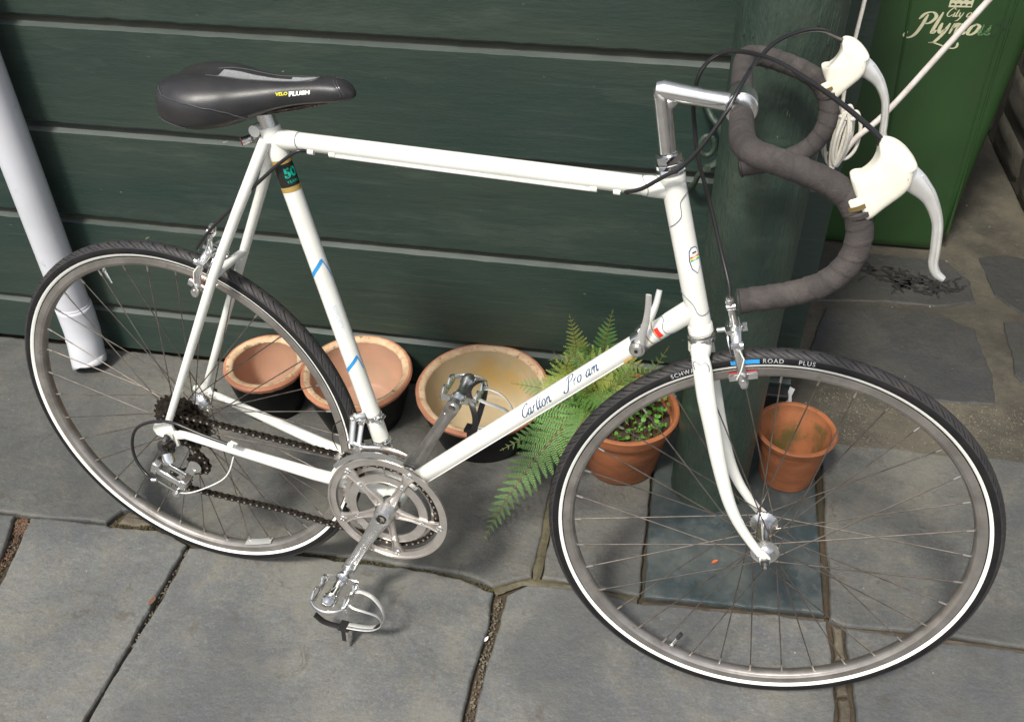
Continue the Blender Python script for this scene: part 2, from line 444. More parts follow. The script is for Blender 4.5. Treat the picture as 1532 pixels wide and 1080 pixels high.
_txt = {}
def text2d(s, size=1.0, shear=0, bold=0, spacing=1.0):
    cu = bpy.data.curves.new('t', 'FONT'); cu.body = s; cu.size = size; cu.shear = shear; cu.offset = bold; cu.space_character = spacing
    cu.resolution_u = 3
    ob = bpy.data.objects.new('t', cu); COL.objects.link(ob)
    dg = bpy.context.evaluated_depsgraph_get()
    me = ob.evaluated_get(dg).to_mesh()
    vs = [(v.co.x, v.co.y) for v in me.vertices]; fs = [tuple(p.vertices) for p in me.polygons]
    ob.evaluated_get(dg).to_mesh_clear()
    bpy.data.objects.remove(ob); bpy.data.curves.remove(cu)
    return vs, fs
GL = {
 'C': (1.35, [[(1.25, 1.55), (1.1, 1.9), (.75, 1.85), (.3, 1.2), (.2, .5), (.55, .02), (1.0, .12), (1.3, .5)]]),
 'P': (1.5, [[(.55, 1.75), (.5, .6), (.3, -.2), (-.15, -.5), (-.55, -.25), (-.45, .1)], [(-.05, 1.3), (.3, 1.85), (.9, 1.95), (1.35, 1.55), (1.1, 1.0), (.6, .85)]]),
 'a': (1.1, [[(.8, .85), (.5, 1.0), (.15, .6), (.15, .12), (.45, .05), (.75, .5)], [(.85, 1.0), (.75, .25), (.9, .02), (1.15, .3)]]),
 'r': (.85, [[(.2, .95), (.2, 0)], [(.22, .55), (.5, .98), (.8, .9)]]),
 'l': (.55, [[(.25, 2.0), (.2, .3), (.3, .02), (.55, .3)]]),
 't': (.65, [[(.25, 1.6), (.2, .3), (.35, .02), (.6, .3)], [(0, 1.0), (.55, 1.05)]]),
 'o': (1.0, [[(.55, 1.0), (.2, .75), (.15, .2), (.45, 0), (.8, .3), (.85, .8), (.55, 1.0), (.4, .97)]]),
 'n': (1.1, [[(.2, 1.0), (.2, 0)], [(.2, .5), (.5, .95), (.75, .85), (.75, .2), (.9, .02), (1.1, .25)]]),
 'm': (1.6, [[(.2, 1.0), (.2, 0)], [(.2, .5), (.45, .95), (.65, .85), (.65, 0)], [(.65, .5), (.95, .95), (1.2, .85), (1.2, .2), (1.35, .02), (1.55, .25)]]),
 'e': (.9, [[(.2, .45), (.7, .6), (.65, .95), (.35, .9), (.15, .4), (.4, .02), (.85, .3)]]),
 '-': (.8, [[(.15, .5), (.65, .55)]]),
 'i': (.5, [[(.2, 1.0), (.2, .25), (.3, .02), (.5, .25)], [(.24, 1.4), (.22, 1.52)]]),
 'y': (1.05, [[(.15, 1.0), (.2, .35), (.45, .05), (.75, .5)], [(.85, 1.0), (.7, .0), (.35, -.8), (-.1, -.9)]]),
 'f': (.6, [[(.8, 1.85), (.5, 1.9), (.35, 1.3), (.2, -.4), (-.1, -.8)], [(.1, 1.0), (.65, 1.02)]]),
 'u': (1.1, [[(.15, 1.0), (.15, .3), (.35, .02), (.75, .5)], [(.8, 1.0), (.78, .2), (.9, .02), (1.1, .25)]]),
 'h': (1.1, [[(.2, 2.0), (.2, 0)], [(.2, .5), (.5, .95), (.75, .85), (.75, .2), (.9, .02), (1.1, .25)]]),
 ' ': (.6, [])}
def strokes(lines, pen=radians(55), wmin=.045, wmax=.20):
    vs, fs = [], []
    for ln in lines:
        P = [V((a, b, 0)) for a, b in ln]
        S = spl(P, 6) if len(P) > 2 else [P[0] + (P[1] - P[0]) * i / 3 for i in range(4)]
        k0 = len(vs)
        for i, p in enumerate(S):
            d = (S[min(i + 1, len(S) - 1)] - S[max(i - 1, 0)]).normalized()
            ang = atan2(d.y, d.x)
            e = min(i, len(S) - 1 - i) / 2.0
            w = (wmin + (wmax - wmin) * abs(sin(ang - pen + pi / 2 - .6)) ** 1.3) * min(1, .45 + .4 * e)
            nrm = V((-d.y, d.x, 0)) * w / 2
            vs += [((p + nrm).x, (p + nrm).y), ((p - nrm).x, (p - nrm).y)]
        for i in range(len(S) - 1):
            fs.append((k0 + 2 * i, k0 + 2 * i + 1, k0 + 2 * i + 3, k0 + 2 * i + 2))
    return vs, fs
def script2d(s, shear=.38, size=1.0, **k):
    x = 0; L = []
    for c in s:
        adv, g = GL[c]
        for ln in g: L.append([((a + x + b * shear) * size, b * size) for a, b in ln])
        x += adv
    vs, fs = strokes([[(a / size, b / size) for a, b in ln] for ln in L], **k)
    return [(a * size, b * size) for a, b in vs], fs, x * size
def decal(name, vf, fn, mat, parent, label=None):
    m = M(); m.add([fn(a, b) for a, b in vf[0]], vf[1])
    return m.obj(name, mat, parent, fix=False, label=label)

# ================================================================== SETTING
YW = 0.56           # front plane of the timber wall
# ---- bed of dirt under the flagstones, one sheet
def ground_sheet():
    m = M(); nx, ny = 60, 60
    vs = []
    for j in range(ny + 1):
        for i in range(nx + 1):
            x = -6 + 14 * i / nx; y = -6 + 14 * j / ny
            vs.append((x, y, -.017 + .003 * noise.noise(V((x * 9, y * 9, 0)))))
    fs = [(j * (nx + 1) + i, j * (nx + 1) + i + 1, (j + 1) * (nx + 1) + i + 1, (j + 1) * (nx + 1) + i) for j in range(ny) for i in range(nx)]
    m.add(vs, fs)
    return m.obj('ground', 'joint_dirt', kind='structure', fix=False)
ground = ground_sheet()
ground['label'] = 'brown dirt bed showing in the joints between the flagstones'

def conc_sheet(name, x0, x1, y0, y1, z, step, label):
    m = M(); nx = int((x1 - x0) / step); ny = int((y1 - y0) / step); vs = []
    for j in range(ny + 1):
        for i in range(nx + 1):
            x = x0 + (x1 - x0) * i / nx; y = y0 + (y1 - y0) * j / ny
            zz = z + .0022 * noise.noise(V((x * 14, y * 14, 3))) + .0015 * noise.noise(V((x * 50, y * 50, 9)))
            if i in (0, nx) or j in (0, ny): zz = z - .03
            vs.append((x, y, zz))
    fs = [(j * (nx + 1) + i, j * (nx + 1) + i + 1, (j + 1) * (nx + 1) + i + 1, (j + 1) * (nx + 1) + i) for j in range(ny) for i in range(nx)]
    m.add(vs, fs)
    o = m.obj(name, 'concrete', kind='structure', fix=False); o['label'] = label
    return o
conc_sheet('concrete_paving', .86, 3.4, .50, 4.4, -.0060, .03, 'rough mortar filling between the irregular stones near the green bin')

def resample(poly, step=.013, amp=.0022, seed=0, corner=.006):
    n = len(poly); out = []
    for i in range(n):
        a = V((*poly[i], 0)); b = V((*poly[(i + 1) % n], 0)); L = (b - a).length
        k = max(1, int(L / step))
        for j in range(k):
            p = a.lerp(b, j / k)
            q = V((p.x * 38, p.y * 38, seed))
            q2 = V((p.x * 9, p.y * 9, seed + 5))
            out.append((p.x + amp * noise.noise(q) + 1.6 * amp * noise.noise(q2), p.y + amp * noise.noise(q + V((11, 7, 0))) + 1.6 * amp * noise.noise(q2 + V((3, 3, 3)))))
    return out
def slab(poly, mat='slate_grey', z=0.0, thick=.016, label=None, seed=0, amp=.0022, step=.013, shrink=.0022, name='flagstone'):
    ar = sum(poly[i][0] * poly[(i + 1) % len(poly)][1] - poly[(i + 1) % len(poly)][0] * poly[i][1] for i in range(len(poly)))
    if ar < 0: poly = poly[::-1]
    P = resample(poly, step, amp, seed)
    n = len(P)
    def inset(d, jit=0):
        out = []
        for i in range(n):
            a = V((*P[(i - 2) % n], 0)); b = V((*P[(i + 2) % n], 0)); t = (b - a)
            if t.length < 1e-9: t = V((1, 0, 0))
            t.normalize(); nr = V((-t.y, t.x, 0))
            dd = d * (1 + jit * noise.noise(V((P[i][0] * 60, P[i][1] * 60, seed + 2))))
            out.append((P[i][0] + nr.x * dd, P[i][1] + nr.y * dd))
        return out
    rings = [(inset(shrink), -thick), (inset(shrink), -.0052), (inset(shrink + .0016, .5), -.0020), (inset(shrink + .0030, .6), -.0006), (inset(shrink + .0060, .3), 0)]
    m = M(); vs = []
    for R_, dz in rings:
        vs += [(a, b, z + dz) for a, b in R_]
    fs = []
    for l in range(len(rings) - 1):
        for k in range(n):
            q = (k + 1) % n
            fs.append((l * n + k, l * n + q, (l + 1) * n + q, (l + 1) * n + k))
    fs.append(tuple((len(rings) - 1) * n + k for k in range(n)))
    m.add(vs, fs)
    o = m.obj(name, mat, ground, angle=9)
    if label: o['label'] = label
    return o
slabs = [
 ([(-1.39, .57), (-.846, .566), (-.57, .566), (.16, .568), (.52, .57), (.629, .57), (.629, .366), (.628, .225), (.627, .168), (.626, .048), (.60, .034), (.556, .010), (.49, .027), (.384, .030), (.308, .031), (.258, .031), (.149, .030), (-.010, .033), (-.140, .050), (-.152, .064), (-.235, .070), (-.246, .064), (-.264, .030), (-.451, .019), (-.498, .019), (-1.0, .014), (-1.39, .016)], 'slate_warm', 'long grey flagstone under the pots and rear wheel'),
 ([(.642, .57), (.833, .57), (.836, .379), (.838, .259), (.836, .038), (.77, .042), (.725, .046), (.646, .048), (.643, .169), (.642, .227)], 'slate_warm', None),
 ([(-.922, -.03), (-.95, .010), (-.490, .0155), (-.461, .0155), (-.436, -.054), (-.424, -.117), (-.402, -.282), (-.40, -.55), (-.98, -.55)], 'slate_grey', None),
 ([(-.424, .0165), (-.262, .0265), (-.248, .023), (-.149, .031), (-.074, .004), (-.073, -.131), (-.074, -.257), (-.076, -.39), (-.070, -.55), (-.37, -.55), (-.374, -.278), (-.392, -.132), (-.408, -.056)], 'slate_grey', None),
 ([(-.066, .000), (.014, .012), (.153, .018), (.262, .022), (.384, .024), (.492, .022), (.562, -.003), (.567, -.071), (.561, -.158), (.561, -.275), (.570, -.411), (.573, -.55), (-.062, -.55), (-.068, -.394), (-.066, -.261), (-.064, -.136)], 'slate_grey', None),
 ([(.585, -.002), (.623, .024), (.726, .031), (.771, .029), (.835, .022), (1.015, .034), (1.184, .040), (1.187, -.005), (1.181, -.166), (1.178, -.305), (1.18, -.55), (.585, -.55), (.580, -.273), (.576, -.156), (.583, -.069)], 'slate_grey', None),
 ([(1.216, .029), (1.328, .034), (1.526, .034), (1.853, .034), (1.86, -.55), (1.214, -.55), (1.215, -.16), (1.215, -.056)], 'slate_grey', None),
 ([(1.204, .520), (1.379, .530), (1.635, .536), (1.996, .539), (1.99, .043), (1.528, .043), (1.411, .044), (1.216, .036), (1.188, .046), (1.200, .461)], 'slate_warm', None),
 ([(1.252, 1.056), (1.384, 1.087), (1.536, 1.079), (1.628, 1.019), (1.631, .835), (1.62, .72), (1.51, .715), (1.329, .725), (1.239, .768), (1.201, .867)], 'slate_dark', 'broad dark slate flagstone in front of the green bin'),
 ([(1.23, 1.50), (1.279, 1.347), (1.45, 1.342), (1.604, 1.345), (1.653, 1.244), (1.651, 1.142), (1.54, 1.108), (1.386, 1.106), (1.22, 1.080), (1.17, 1.2)], 'slate_dark', None),
 ([(1.701, 1.37), (1.77, 1.40), (1.93, 1.37), (1.946, 1.137), (1.761, 1.112), (1.708, 1.189), (1.698, 1.319)], 'slate_dark', None),
 ([(1.701, 1.066), (1.938, 1.094), (1.923, .835), (1.725, .752), (1.685, .844)], 'slate_dark', None)]
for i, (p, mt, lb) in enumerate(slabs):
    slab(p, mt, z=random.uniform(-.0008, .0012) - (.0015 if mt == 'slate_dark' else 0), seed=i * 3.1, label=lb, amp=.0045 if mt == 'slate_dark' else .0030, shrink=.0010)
PAINT_SLAB = [(.838, .505), (1.192, .53), (1.188, .46), (1.179, .051), (1.02, .043), (.841, .032), (.839, .26)]
slab(PAINT_SLAB, 'slab_green', z=.003, seed=77, amp=.0015, label='square flagstone painted dark green under the round post')
for k, p in enumerate([[(1.192, .034), (1.210, .030), (1.209, -.037), (1.191, -.040)], [(1.192, -.044), (1.210, -.040), (1.209, -.109), (1.189, -.114)],
          [(1.189, -.118), (1.210, -.113), (1.209, -.197), (1.186, -.202)], [(1.186, -.206), (1.209, -.202), (1.208, -.30), (1.185, -.31)]]):
    slab(p, 'stone_brown', z=-.002, seed=90 + k, amp=.0018, step=.007, shrink=.0006, name='joint_stone')
slab([(-.236, .064), (-.168, .060), (-.151, .043), (-.20, .030), (-.242, .030)], 'stone_brown', z=-.003, seed=99, step=.007, amp=.003, name='joint_stone')
def mortar_joint(path, w, mat='mossy_mortar', z=-.0032, seed=0):
    S_ = spl([(x_, y_, 0) for x_, y_ in path], max(3, int(40 / len(path)))); L_ = len(S_); vs = []
    for i, p in enumerate(S_):
        d = (S_[min(i + 1, L_ - 1)] - S_[max(i - 1, 0)]).normalized(); nr = V((-d.y, d.x, 0))
        ww = w * (1 + .5 * noise.noise(V((p.x * 30, p.y * 30, seed))))
        for k_ in range(5):
            q = p + nr * (k_ - 2) * .5 * ww
            vs.append((q.x, q.y, z - .0018 * abs(k_ - 2) + .0022 * noise.noise(V((q.x * 120, q.y * 120, seed)))))
    m = M(); m.add(vs, [(i * 5 + k_, i * 5 + k_ + 1, (i + 1) * 5 + k_ + 1, (i + 1) * 5 + k_) for i in range(L_ - 1) for k_ in range(4)])
    return m.obj('mortar_joint', mat, ground, fix=False)
mortar_joint([(.6355, .04), (.635, .12), (.636, .25), (.6355, .4), (.636, .56)], .0092, seed=1)
mortar_joint([(.560, .002), (.590, .022), (.615, .034), (.645, .036), (.70, .038), (.77, .034), (.833, .030)], .010, seed=2)
mortar_joint([(.842, .027), (.93, .030), (1.02, .037), (1.10, .041), (1.178, .045)], .009, 'joint_dirt', z=-.004, seed=3)
mortar_joint([(1.186, .05), (1.190, .20), (1.194, .38), (1.199, .50)], .006, 'joint_dirt', z=-.004, seed=4)
mortar_joint([(1.215, .033), (1.33, .037), (1.53, .039), (1.85, .039)], .008, 'joint_dirt', z=-.005, seed=5)
# further flagstones that run on outside the picture
yy = -.56
for r_ in range(3):
    xx = -1.9 - .2 * (r_ % 2)
    while xx < 2.6:
        wdt = random.uniform(.45, .8)
        slab([(xx, yy), (xx + wdt - .012, yy), (xx + wdt - .012, yy - .52), (xx, yy - .52)], 'slate_grey', z=0, seed=120 + xx, step=.05)
        xx += wdt
    yy -= .535
for (x0, x1, y0, y1) in ((-1.98, -1.4, .02, .56), (-1.98, -1.45, -.55, .01), (-1.44, -.96, -.55, .01), (1.87, 2.6, -.55, .035), (2.0, 2.7, .045, .54)):
    slab([(x0, y0), (x1, y0), (x1, y1), (x0, y1)], 'slate_grey', z=0, seed=140 + x0, step=.05)

# ---- loose grit, moss and litter lying in the joints and along the foot of the wall
def scatter(name, lines, count, size, mat, label, w=.006, z=-.012, zs=.6):
    m = M()
    for i in range(count):
        a, b, ww = random.choice(lines)
        t = random.random()
        x = a[0] + (b[0] - a[0]) * t; y = a[1] + (b[1] - a[1]) * t
        dx, dy = b[0] - a[0], b[1] - a[1]; L = hypot(dx, dy); q = random.gauss(0, .45) * ww
        x += -dy / L * q; y += dx / L * q
        s_ = size * random.uniform(.4, 1.3)
        c = V((x, y, z + s_ * zs * random.uniform(.2, 1.3)))
        R = Matrix.Rotation(random.uniform(0, 6.28), 3, V((random.gauss(0, 1), random.gauss(0, 1), random.gauss(0, 1))).normalized())
        vs = [c + R @ V(p) * s_ for p in ((1, .1, 0), (-.9, .2, .1), (.1, .8, 0), (0, -.9, .1), (.1, 0, .6), (0, .1, -.6))]
        m.add(vs, [(0, 2, 4), (2, 1, 4), (1, 3, 4), (3, 0, 4), (2, 0, 5), (1, 2, 5), (3, 1, 5), (0, 3, 5)])
    o = m.obj(name, mat, angle=10, fix=False)
    tag(o, label, 'grit', kind='stuff')
J_A = [((-.25, .035), (-.15, .045), .02), ((.12, .026), (.42, .027), .008), ((.42, .026), (.56, .005), .006)]
J_B = [((-.437, .010), (-.39, -.27), .012), ((-.452, .014), (-.425, -.02), .02)]
J_C = [((-.069, -.002), (-.070, -.39), .005)]
J_D = [((.574, -.010), (.568, -.33), .010)]
W_F = [((-1.2, .553), (.85, .553), .012), ((-.45, .545), (-.20, .548), .020)]
scatter('joint_grit', J_B + J_B + J_A, 1500, .0022, 'debris_rust', 'rusty brown grit filling the joints left of the rear wheel')
scatter('joint_moss', J_A + W_F + W_F, 2900, .0024, 'moss', 'olive moss and soil along the paving joints and wall foot', z=-.008)
scatter('gravel_band', [((1.22, .56), (2.2, .57), .05), ((1.22, .62), (2.2, .62), .08), ((1.20, .68), (1.7, .68), .06)], 2400, .0022, 'pebble', 'band of pale gritty aggregate between the paving slabs on the right', z=-.006, zs=.5)
scatter('paving_grit', [((-.6, -.2), (1.7, -.2), .5), ((-.5, .3), (1.7, .3), .4)], 420, .0011, 'pebble', 'tiny crumbs of grit strewn over the flagstones', z=.0008, zs=.5)
scatter('joint_pebbles', J_D + J_D + J_C + J_B + W_F, 900, .0026, 'pebble', 'small pale pebbles in the narrow joint right of the lower pedal', z=-.012)
def leaf_bit(x, y, z, s_, mat, lab, cat, rz, name):
    m = M(); pts = [(-1, 0), (-.5, .42), (0, .5), (.5, .35), (1.1, 0), (.5, -.38), (0, -.45), (-.5, -.35)]
    vs = [(a * cos(rz) * s_ - b * sin(rz) * s_, a * sin(rz) * s_ + b * cos(rz) * s_, s_ * (.12 + .35 * b * b + .12 * a)) for a, b in pts] + [(0, 0, .0)]
    vs += [(p[0], p[1], p[2] - .0004) for p in vs]
    fs = [(8, k, (k + 1) % 8) for k in range(8)] + [(17, 9 + (k + 1) % 8, 9 + k) for k in range(8)] + [(k, 9 + k, 9 + (k + 1) % 8, (k + 1) % 8) for k in range(8)]
    m.add(vs, fs)
    o = m.obj(name, mat, angle=20); o.location = (x, y, z)
    tag(o, lab, cat)
    return o
leaf_bit(.975, .138, .005, .0075, 'leaf_orange', 'small orange leaf fragment lying on the dark green painted slab', 'leaf', .6, 'fallen_leaf')
leaf_bit(.558, -.075, -.006, .006, 'leaf_bright', 'tiny green weed leaf growing in the narrow joint below the fern', 'weed', 1.4, 'weed_leaf')
leaf_bit(.567, -.105, -.006, .006, 'white_print', 'tiny white petal lying in the narrow joint below the fern', 'petal', 1.2, 'petal')
leaf_bit(-.075, -.138, .001, .010, 'debris_rust', 'brown shrivelled leaf in the joint left of the lower pedal', 'leaf', 1.3, 'fallen_leaf')

# tarry black marks on the slate by the bin
random.seed(31)
m = M()
for k in range(85):
    x_ = max(1.36, min(1.60, random.gauss(1.480, .052))); y_ = 1.205 + max(-.04, min(.045, random.gauss(0, .024))) - (x_ - 1.5) * .22; a_ = random.uniform(-.9, .9) + (pi if random.random() < .5 else 0); P_ = [V((x_, y_, 0))]
    for q in range(6):
        a_ += random.gauss(0, .8); P_.append(P_[-1] + V((cos(a_), sin(a_), 0)) * random.uniform(.005, .012))
    S_ = spl(P_, 4); vs = []; n_ = len(S_)
    for i, p in enumerate(S_):
        d = (S_[min(i + 1, n_ - 1)] - S_[max(i - 1, 0)]).normalized(); w_ = .0034 * sin(pi * (i + .5) / n_) * random.uniform(.6, 1.3)
        z_ = .0008 + .0004 * (k % 3)
        vs += [(p.x - d.y * w_, p.y + d.x * w_, z_), (p.x + d.y * w_, p.y - d.x * w_, z_)]
    m.add(vs, [(2 * i, 2 * i + 1, 2 * i + 3, 2 * i + 2) for i in range(n_ - 1)])
tm_ = m.obj('tar_mark', 'black_rubber', fix=False); tag(tm_, 'scribble of black tarry marks on the slate in front of the bin', 'stain', kind='stuff')
# ---- timber wall
def wall_board(zb, zt, x0=-1.7, x1=1.118, parent=None, seed=0):
    """zb: lower front edge, zt: top of the front face (dusty ledge above it)"""
    prof = [(YW + .020, zb + .002, 2), (YW + .003, zb, 0), (YW, zb + .004, 0), (YW - .0005, (zb + zt) / 2, 0), (YW, zt, 1), (YW + .0085, zt + .0045, 1), (YW + .0115, zt + .006, 2), (YW + .0155, zt + .034, 2), (YW + .045, zt + .034, 2), (YW + .045, zb + .002, 2)]
    m = M(); n = 150; L = len(prof); vs = []
    for i in range(n + 1):
        x = x0 + (x1 - x0) * i / n
        for j, (y, z, _) in enumerate(prof):
            q = noise.noise(V((x * 3.1, z * 4, seed))); q2 = noise.noise(V((x * 26, z * 7, seed + 9)))
            dy = .0009 * q + .0004 * q2; dz = 0
            if j in (1, 2): dz = .0016 * q2 + .0012 * noise.noise(V((x * 70, seed, 1)))
            if j in (4, 5): dz = .0012 * q2 + .0008 * noise.noise(V((x * 90, seed, 4)))
            if j in (0, 8, 9): dy = dz = 0
            vs.append((x, y + dy, z + dz))
    fs, ms = [], []
    for i in range(n):
        for j in range(L):
            t = (j + 1) % L
            fs.append((i * L + j, (i + 1) * L + j, (i + 1) * L + t, i * L + t)); ms.append(prof[j][2])
    fs += [tuple(range(L)), tuple(n * L + k for k in reversed(range(L)))]; ms += [0, 0]
    m.v = vs; m.f = fs; m.m = ms
    return m.obj('board', ['wall_green', 'wall_ledge', 'wall_groove'], parent, angle=28)
wall = empty('timber_wall', (0, 0, 0))
tag(wall, 'dark green painted timber board wall behind the bicycle', 'wall')
TOPS = [.1255, .3735, .599, .8265, 1.054, 1.282, 1.51]
bottoms = [.147, .395, .6195, .8475, 1.075, 1.303]
b0 = wall_board(.010, TOPS[0], parent=wall, seed=1)
for k in range(6): wall_board(bottoms[k], TOPS[k + 1], parent=wall, seed=5 + k * 7)
m = M(); m.box((-.291, YW + .10, .76), (2.818, .109, 1.52)); m.obj('wall_core', 'wall_groove', wall)
m = M(); m.box((1.105, 1.47, .76), (.026, 1.62, 1.50)); m.obj('side_panel', 'wall_green', wall)
m = M(); m.box((1.5, 2.55, .8), (1.1, .05, 1.6)); m.obj('rear_panel', 'wall_green', wall)

# ---- round post
post = M()
PX, PY = .958, .347
prof = [(.0785, 0), (.0782, .030)] + [(.0780, .03 + i * .02) for i in range(1, 86)] + [(.078, 1.75), (0, 1.75)]
post.lathe(prof, (PX, PY, .003), (0, 0, 1), 72, wob=lambda a, h: .0007 * noise.noise(V((cos(a) * 3, sin(a) * 3, h * 9))) + (.0009 * max(0, noise.noise(V((cos(a) * 14, sin(a) * 14, h * 2.2)))) if h > .03 else 0))
po = post.obj('round_post', 'post_green', angle=50)
tag(po, 'thick round post painted dark green standing on the painted slab', 'post')
# runs of thick paint down the post, near its top
m = M()
for k in range(9):
    a = radians(-150 + 14 * k + random.uniform(-4, 4)); z0 = random.uniform(.99, 1.10); L_ = random.uniform(.03, .08)
    d = V((cos(a), sin(a), 0)); c = V((PX, PY, 0)) + d * .0775
    m.tube([c + V((0, 0, z0)), c + V((0, 0, z0 - L_ * .7)), c + V((0, 0, z0 - L_)) + d * .0006], [.0010, .0014, .0020], 8)
m.obj('paint_run', 'post_green', po, kind='stuff')

# ---- iron hook on the wall left of the post
hk = M()
P = spl([(.845, YW, .785), (.856, .535, .775), (.868, .515, .758), (.884, .505, .742), (.897, .50, .715), (.893, .50, .680), (.874, .503, .661), (.860, .51, .643), (.854, .53, .612), (.847, YW, .588)], 6)
hk.tube(P, lerpl([.009, .0085, .008, .0085, .0095, .0095, .008, .007, .007, .008], 6), 12, flat=.75, up=(0, 1, 0))
ho = hk.obj('iron_hook', 'post_green'); tag(ho, 'curved iron hook painted dark green on the wall left of the post', 'hook')
m = M(); m.tube([(.868 + .013 * cos(t * pi / 8), .498, .708 + .019 * sin(t * pi / 8)) for t in range(16)], .0048, 10, closed=True); m.obj('eye', 'post_green', ho)
m = M(); m.cyl((.874, .502, .664), (.874, .492, .664), .007, .006, 12); m.obj('bolt', 'post_green', ho)

# ---- white plastic downpipe with shoe
dp = M(); DX, DY = -.558, .508
dp.cyl((DX, DY, .13), (DX, DY, 1.7), .0385, n=48)
dpo = dp.obj('downpipe', 'pvc'); tag(dpo, 'white plastic downpipe ending in a shoe at the left edge', 'downpipe')
m = M()
A_ = V((DX, DY, .140)); B2 = V((DX + .001, DY - .003, .095)); C2 = V((DX + .004, DY - .022, .012))
pp = spl([A_ + V((0, 0, .035)), A_, B2, (B2 + C2) / 2, C2], 5)
m.tube(pp, lerpl([.0415, .0415, .0410, .0408, .0408], 5), 48, cap=False)
dd_ = (pp[-1] - pp[-2]).normalized(); L_ = len(m.v)
for i in range(L_ - 48, L_):
    p_ = V(m.v[i]); m.v[i] = tuple(p_ - dd_ * .036 * max(0, (p_.x - C2.x) / .0445 * .6 + .4) + dd_ * .006)
n_ = 48
so_ = m.obj('shoe', 'pvc', dpo)
so_mod = so_.modifiers.new('thick', 'SOLIDIFY'); so_mod.thickness = .0015
m = M(); m.lathe([(.0386, 0), (.0402, .0), (.0404, .004), (.0402, .008), (.0387, .010)], (DX, DY, .172), (0, 0, 1), 48); m.obj('collar', 'pvc', dpo)
m = M(); m.tube([(DX + .0414 * cos(t), DY - .003 + .0414 * sin(t), .092 + .012 * sin(t)) for t in [k * pi / 24 for k in range(48)]], .0011, 6, closed=True); m.obj('seam', 'pvc', dpo)

# ---- black gully fitting at the corner of the wall
m = M(); m.box((1.088, .565, .050), (.046, .06, .10)); m.box((1.088, .565, .108), (.054, .068, .014))
gu = m.obj('drain_hopper', 'black_rubber'); tag(gu, 'small black plastic drain hopper behind the empty terracotta pot', 'drain')
bv = gu.modifiers.new('b', 'BEVEL'); bv.width = .004; bv.segments = 2
m = M(); m.prism([(0, 0), (.006, .012), (.003, .030), (.007, .047), (-.004, .052), (-.008, .028), (-.006, .010)], (1.120, .546, .075), (1, 0, 0), (0, .1, 1), 0, .002)
m.obj('paint_flake', 'white_print', gu)

# ---- wheeled bin
bin_ = empty('wheeled_bin', (1.42, 1.38, 0)); tag(bin_, 'dark green plastic wheeled bin with pale lettering behind the post', 'bin')
def bx(f): return lambda p: p
m = M()
zs_ = [0, .008, .03, .2, .4, .6, .8, .93, .96]
def bin_ring(z, inset=0):
    t = z / .96
    xl = 1.205 - .035 * t + inset; xr = 1.600 + .058 * t - inset; yf = 1.384 - .035 * t + inset; yb = 1.80 + .06 * t - inset
    c = .035; pts = []
    for cx, cy, a0 in ((xr - c, yf + c, -90), (xr - c, yb - c, 0), (xl + c, yb - c, 90), (xl + c, yf + c, 180)):
        for k in range(7):
            a = radians(a0 + 15 * k); pts.append((cx + c * cos(a), cy + c * sin(a), z))
    # recessed front panel between two ribs
    return pts
rings = [bin_ring(zs_[0], .012), bin_ring(zs_[1], .004)] + [bin_ring(z) for z in zs_[2:]]
vs = [p for r in rings for p in r]; n = len(rings[0]); fs = [tuple(reversed(range(n)))]
for l in range(len(rings) - 1):
    for k in range(n):
        q = (k + 1) % n; fs.append((l * n + k, l * n + q, (l + 1) * n + q, (l + 1) * n + k))
fs.append(tuple((len(rings) - 1) * n + k for k in range(n)))
m.add([(p[0] - 1.42, p[1] - 1.38, p[2]) for p in vs], fs); m.obj('body', 'bin_plastic', bin_)
def face_pt(x, z, out=0): return V((x - 1.42, 1.384 - .035 * z / .96 - out - 1.38, z))
m = M()
m.tube([face_pt(1.598 - .0, .06, -.001), face_pt(1.578, .55, -.001), face_pt(1.570, .94, -.001)], .0042, 8)
m.obj('rib', 'bin_plastic', bin_)
m = M()
m.tube([face_pt(1.584, .05, -.001), face_pt(1.562, .55, -.001), face_pt(1.553, .94, -.001)], .003, 8)
m.obj('rib', 'bin_plastic', bin_)
m = M(); m.tube([face_pt(1.398, .05, -.0012), face_pt(1.351, .55, -.0012), face_pt(1.315, .94, -.0012)], .0042, 8); m.obj('rib', 'bin_plastic', bin_)
m = M(); m.box((.0, .20, .985), (.50, .52, .05)); lid = m.obj('lid', 'bin_plastic', bin_); bm_ = lid.modifiers.new('b', 'BEVEL'); bm_.width = .012; bm_.segments = 3
for sx in (-.19, .16):
    m = M(); m.cyl((sx - .02, .46, .095), (sx + .02, .46, .095), .095, n=28); m.obj('wheel', 'black_rubber', bin_)
S_ = .0262
def on_bin(x0, z0, s, rot=.0): return lambda a, b: face_pt(x0 + a * cos(rot) - b * sin(rot), z0 + a * sin(rot) + b * cos(rot), .0012)
vf = script2d('Plym', size=S_, wmin=.10, wmax=.34, shear=.28); decal('lettering', vf, on_bin(1.358, .628, 1, .02), 'bin_print', bin_)
x1_ = 1.358 + vf[2]
vf = script2d('o', size=S_, wmin=.10, wmax=.34, shear=.28); decal('lettering', vf, on_bin(x1_, .6295, 1, .02), 'bin_print', bin_); x1_ += vf[2]
vf = script2d('u', size=S_, wmin=.10, wmax=.34, shear=.28); decal('lettering', vf, on_bin(x1_, .630, 1, .02), 'bin_print_worn', bin_); x1_ += vf[2]
vf = script2d('th', size=S_, wmin=.10, wmax=.30, shear=.28); decal('lettering', vf, on_bin(x1_, .6305, 1, .02), 'bin_print_faint', bin_)
vf = script2d('City of', size=.0112, wmin=.12, wmax=.30, shear=.28); decal('lettering', vf, on_bin(1.424, .6715, 1, .02), 'bin_print', bin_)
vf = strokes([[(1.372 + .0, .6), (1.40, .6035)]], wmin=.003, wmax=.004)
